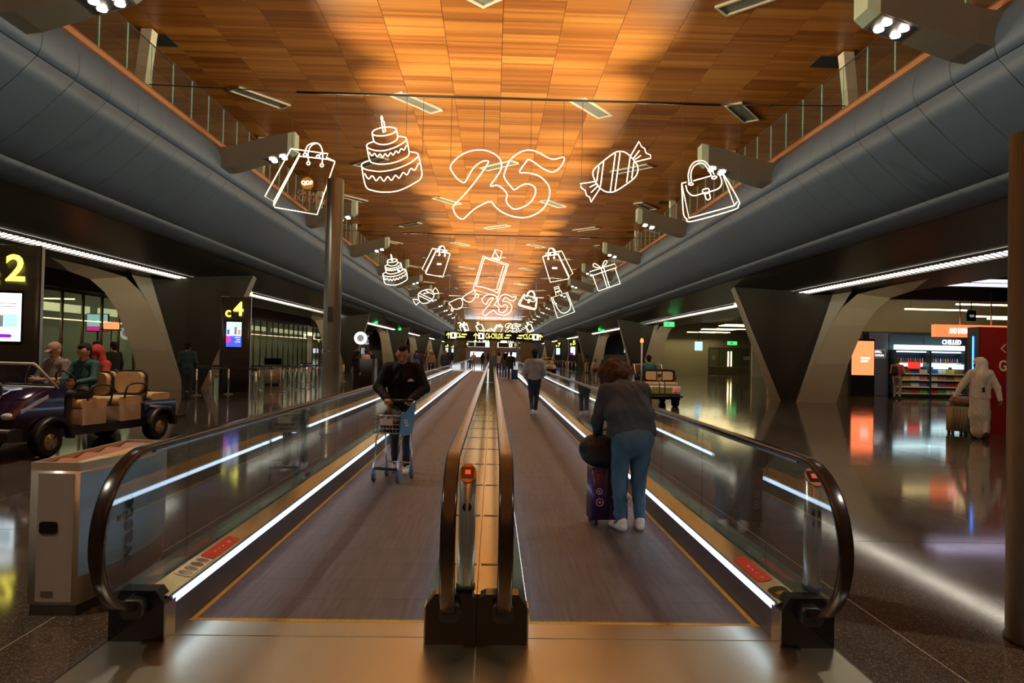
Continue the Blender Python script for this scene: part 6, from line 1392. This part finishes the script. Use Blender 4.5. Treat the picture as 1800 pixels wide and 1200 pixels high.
# ------------------------------------------------------------------ lounge beyond the first shop side column
Q = lambda px, py, Y=66: at_depth(px, py, Y)
a, b_ = Q(1246, 615), Q(1318, 660)
t = thing('glass_storefront', 'lit glass storefront with tall door handles beyond the first shop side column', 'storefront', (a.x, 66, 0)); L = b_.x-a.x
for k in range(5): MB().box(L*k/4-.05, L*k/4+.05, -.05, .05, 0, 2.6).build('mullion', ['bronze'], t)
for k in range(4):
    MB().box(L*k/4+.05, L*(k+1)/4-.05, -.01, .01, .9, 2.5).build('pane', ['lounge_glass'], t); MB().box(L*k/4+.05, L*(k+1)/4-.05, -.02, .02, .06, .85).build('lower_panel', ['bronze'], t)
MB().box(0, L, -.06, .06, 2.5, 2.65).build('head_rail', ['bronze'], t)
for s in (-.14, .14): MB().box(L/2+s-.04, L/2+s+.04, -.12, -.06, .9, 2.3).build('door_handle', ['lamp_yellow'], t)  # handles are no lamps; their shine is put in as glow
for x in (.12*L, .88*L, .95*L): m = MB(); m.tube([(x+.13*math.cos(2*math.pi*k/14), -.03, 1.7+.13*math.sin(2*math.pi*k/14)) for k in range(14)], .02, 5, closed=True); m.build('logo_ring', ['sticker_white'], t)
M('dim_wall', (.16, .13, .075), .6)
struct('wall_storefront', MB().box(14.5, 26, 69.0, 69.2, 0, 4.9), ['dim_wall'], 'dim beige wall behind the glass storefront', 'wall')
struct('wall_white_tile', MB().box(b_.x+.05, 26, 65.6, 65.9, 0, 3.0), ['wall_cream'], 'pale wall beside the glass storefront', 'wall')
for i in range(9):
    x0 = 13.8+.55*(i % 4)+1.3*(i//4); t = thing('pendant_light', ORD[i]+' slim linear pendant light on the way to the glass storefront', 'pendant light', (x0+2.6, 46+2.3*i, 3.85+.06*(i % 3)), 0, 'linear pendants before the glass storefront'); MB().box(-1.3, 1.3, -.05, .05, -.03, .03).build('tube_lamp', ['lamp_yellow'], t); MB().tube([(0, 0, .03), (0, 0, 4.9-3.85-.06*(i % 3))], .012, 4).build('suspension_wire', ['wire'], t)
lamp('storefront_light', 'AREA', (19, 58, 4.7), (19, 58, 0), 190, (1, .84, .45), (8, 18)); lamp('storefront_light', 'AREA', (19, 67.5, 3.6), (19, 67.2, 0), 120, (1, .9, .5), (6, 2))
p = at_depth(1228, 608, 55); t = thing('info_screen', 'small bright cyan screen beyond the pale shop side column', 'screen', (p.x, 55, p.z)); MB().box(-.3, .3, -.03, .03, -.35, .35).build('panel', ['screen_sky'], t); MB().tube([(0, 0, .35), (0, 0, 4.9-p.z)], .03, 6).build('hanger', ['black'], t)
p = at_depth(1103, 613, 70); t = thing('restroom_sign', 'small glowing blue sign on the far pale column', 'sign', (p.x, 70, p.z)); MB().rbox(-.32, .32, -.04, .04, -.38, .38, .04, 'y').build('panel', ['screen_sky'], t); MB().prism([(-.1, -.25), (.1, -.25), (.05, .1), (-.05, .1)], 'y', -.05, -.04).build('pictogram', ['sticker_white'], t); MB().tube([(0, 0, .38), (0, 0, 4.4-p.z)], .03, 6).build('hanger', ['black'], t)
# seated crowd and chairs by the far shop side columns
def chair_set():
    s = MB().rbox(-.25, .25, -.24, .24, .40, .48, .04).mesh('seat', ['orange_chair']); b = MB().rbox(-.25, .25, -.29, -.22, .46, .98, .07, 'y').mesh('backrest', ['orange_chair']); l = MB().box(-.02, .02, -.02, .02, 0, .40).mesh('leg', ['steel'])
    return s, b, l
cs_, cb_, cl_ = chair_set(); rr = random.Random(2)
SEATL = {k: (v[0], v[1], v[2]-.36) if k not in ('anl', 'anr', 'tol', 'tor') else (v[0], v[1], v[2]-.41) for k, v in SEAT.items()}
WEAR = ['a black coat', 'maroon', 'a navy coat', 'olive', 'a tan shirt', 'pale grey', 'cream', 'teal', 'pink', 'green', 'bright red', 'a denim jacket']
tops = ['coat_black', 'maroon', 'coat_navy', 'top_olive', 'shirt_tan', 'shirt_grey', 'top_cream', 'teal_shirt', 'shirt_pink', 'jacket_green', 'scarf_red', 'denim_jacket']
for i in range(12):
    x, y = 7.9+.58*(i % 6), (50.5, 54.5)[i//6]
    t = thing('lounge_chair', '%s orange-brown lounge chair from the hall in the %s seating row' % (ORD[i % 6], ('front', 'rear')[i//6]), 'chair', (x, y, 0), R(180 if i//6 else 0), 'lounge chairs, %s row' % ('front', 'rear')[i//6]); link('seat', cs_, t); link('backrest', cb_, t)
    for a_ in (-.2, .2):
        for b2 in (-.2, .2): link('leg', cl_, t, (a_, b2, 0))
    if i % 5 != 3: figure('traveller in %s seated on the %s lounge chair of the %s row' % (WEAR[i], ORD[i % 6], ('front', 'rear')[i//6]), (x, y, 0), R(180 if i//6 else 0), h=.042, J=SEATL, top=tops[i], low='coat_black', hands=False, hairstyle='long' if i % 2 else 'short')
# ------------------------------------------------------------------ far end of the hall
M('end_glow', (.9, .95, 1), emit=1.0, ecol=(.80, .92, 1)); M('booth_grey', (.25, .24, .22), .6)
struct('wall_front', MB().box(-30, 30, Y_END, Y_END+.3, 0, ZC+.4), ['beige_wall'], 'beige end wall far down the hall', 'wall')
for i, (x0, x1, z0, z1, y) in enumerate(((-6.5, -.6, 3.2, 4.6, 182), (.6, 7, 3.2, 4.5, 182), (-7, 7, 5.3, 6.1, 186), (-4.5, -1.6, .8, 2.4, 186), (2.2, 5.0, .8, 2.4, 186))):
    t = thing('lit_canopy', ('bright white canopy panel at the hall end, gate side', 'bright white canopy panel at the hall end, shop side', 'long bright band high on the hall end', 'low bright window at the hall end, gate side', 'low bright window at the hall end, shop side')[i], 'lit canopy', ((x0+x1)/2, y, z0)); w = (x1-x0)/2
    MB().box(-w, w, 0, .2, 0, z1-z0).build('diffuser', ['end_glow'], t); MB().box(-w-.1, w+.1, .2, .3, -.1, z1-z0+.1).build('frame', ['steel_dark'], t)
    for s in (-.8, .8): MB().box(s*w-.06, s*w+.06, .2, .3, -z0, 0).build('leg', ['steel_dark'], t)
for i, (px, py, w, h) in enumerate(((838, 637, 1.9, 2.3), (898, 636, 2.0, 2.4))):
    p = on_floor(px, py); t = thing('far_booth', ('grey booth far down the hall on the gate side', 'grey booth far down the hall on the shop side')[i], 'booth', (p.x, p.y, 0)); MB().rbox(-w, w, 0, 1.2, 0, h, .1, 'y').build('cabin', ['booth_grey'], t); MB().box(-w-.1, w+.1, -.1, 1.3, h, h+.12).build('roof', ['plaster_white'], t); MB().box(-w*.6, w*.6, -.02, 0, 1.0, 1.9).build('window', ['screen_white'], t)
lamp('hall_end_light', 'AREA', (0, 176, 9.0), (0, 160, 2), 900, (.78, .90, 1), (14, 6))
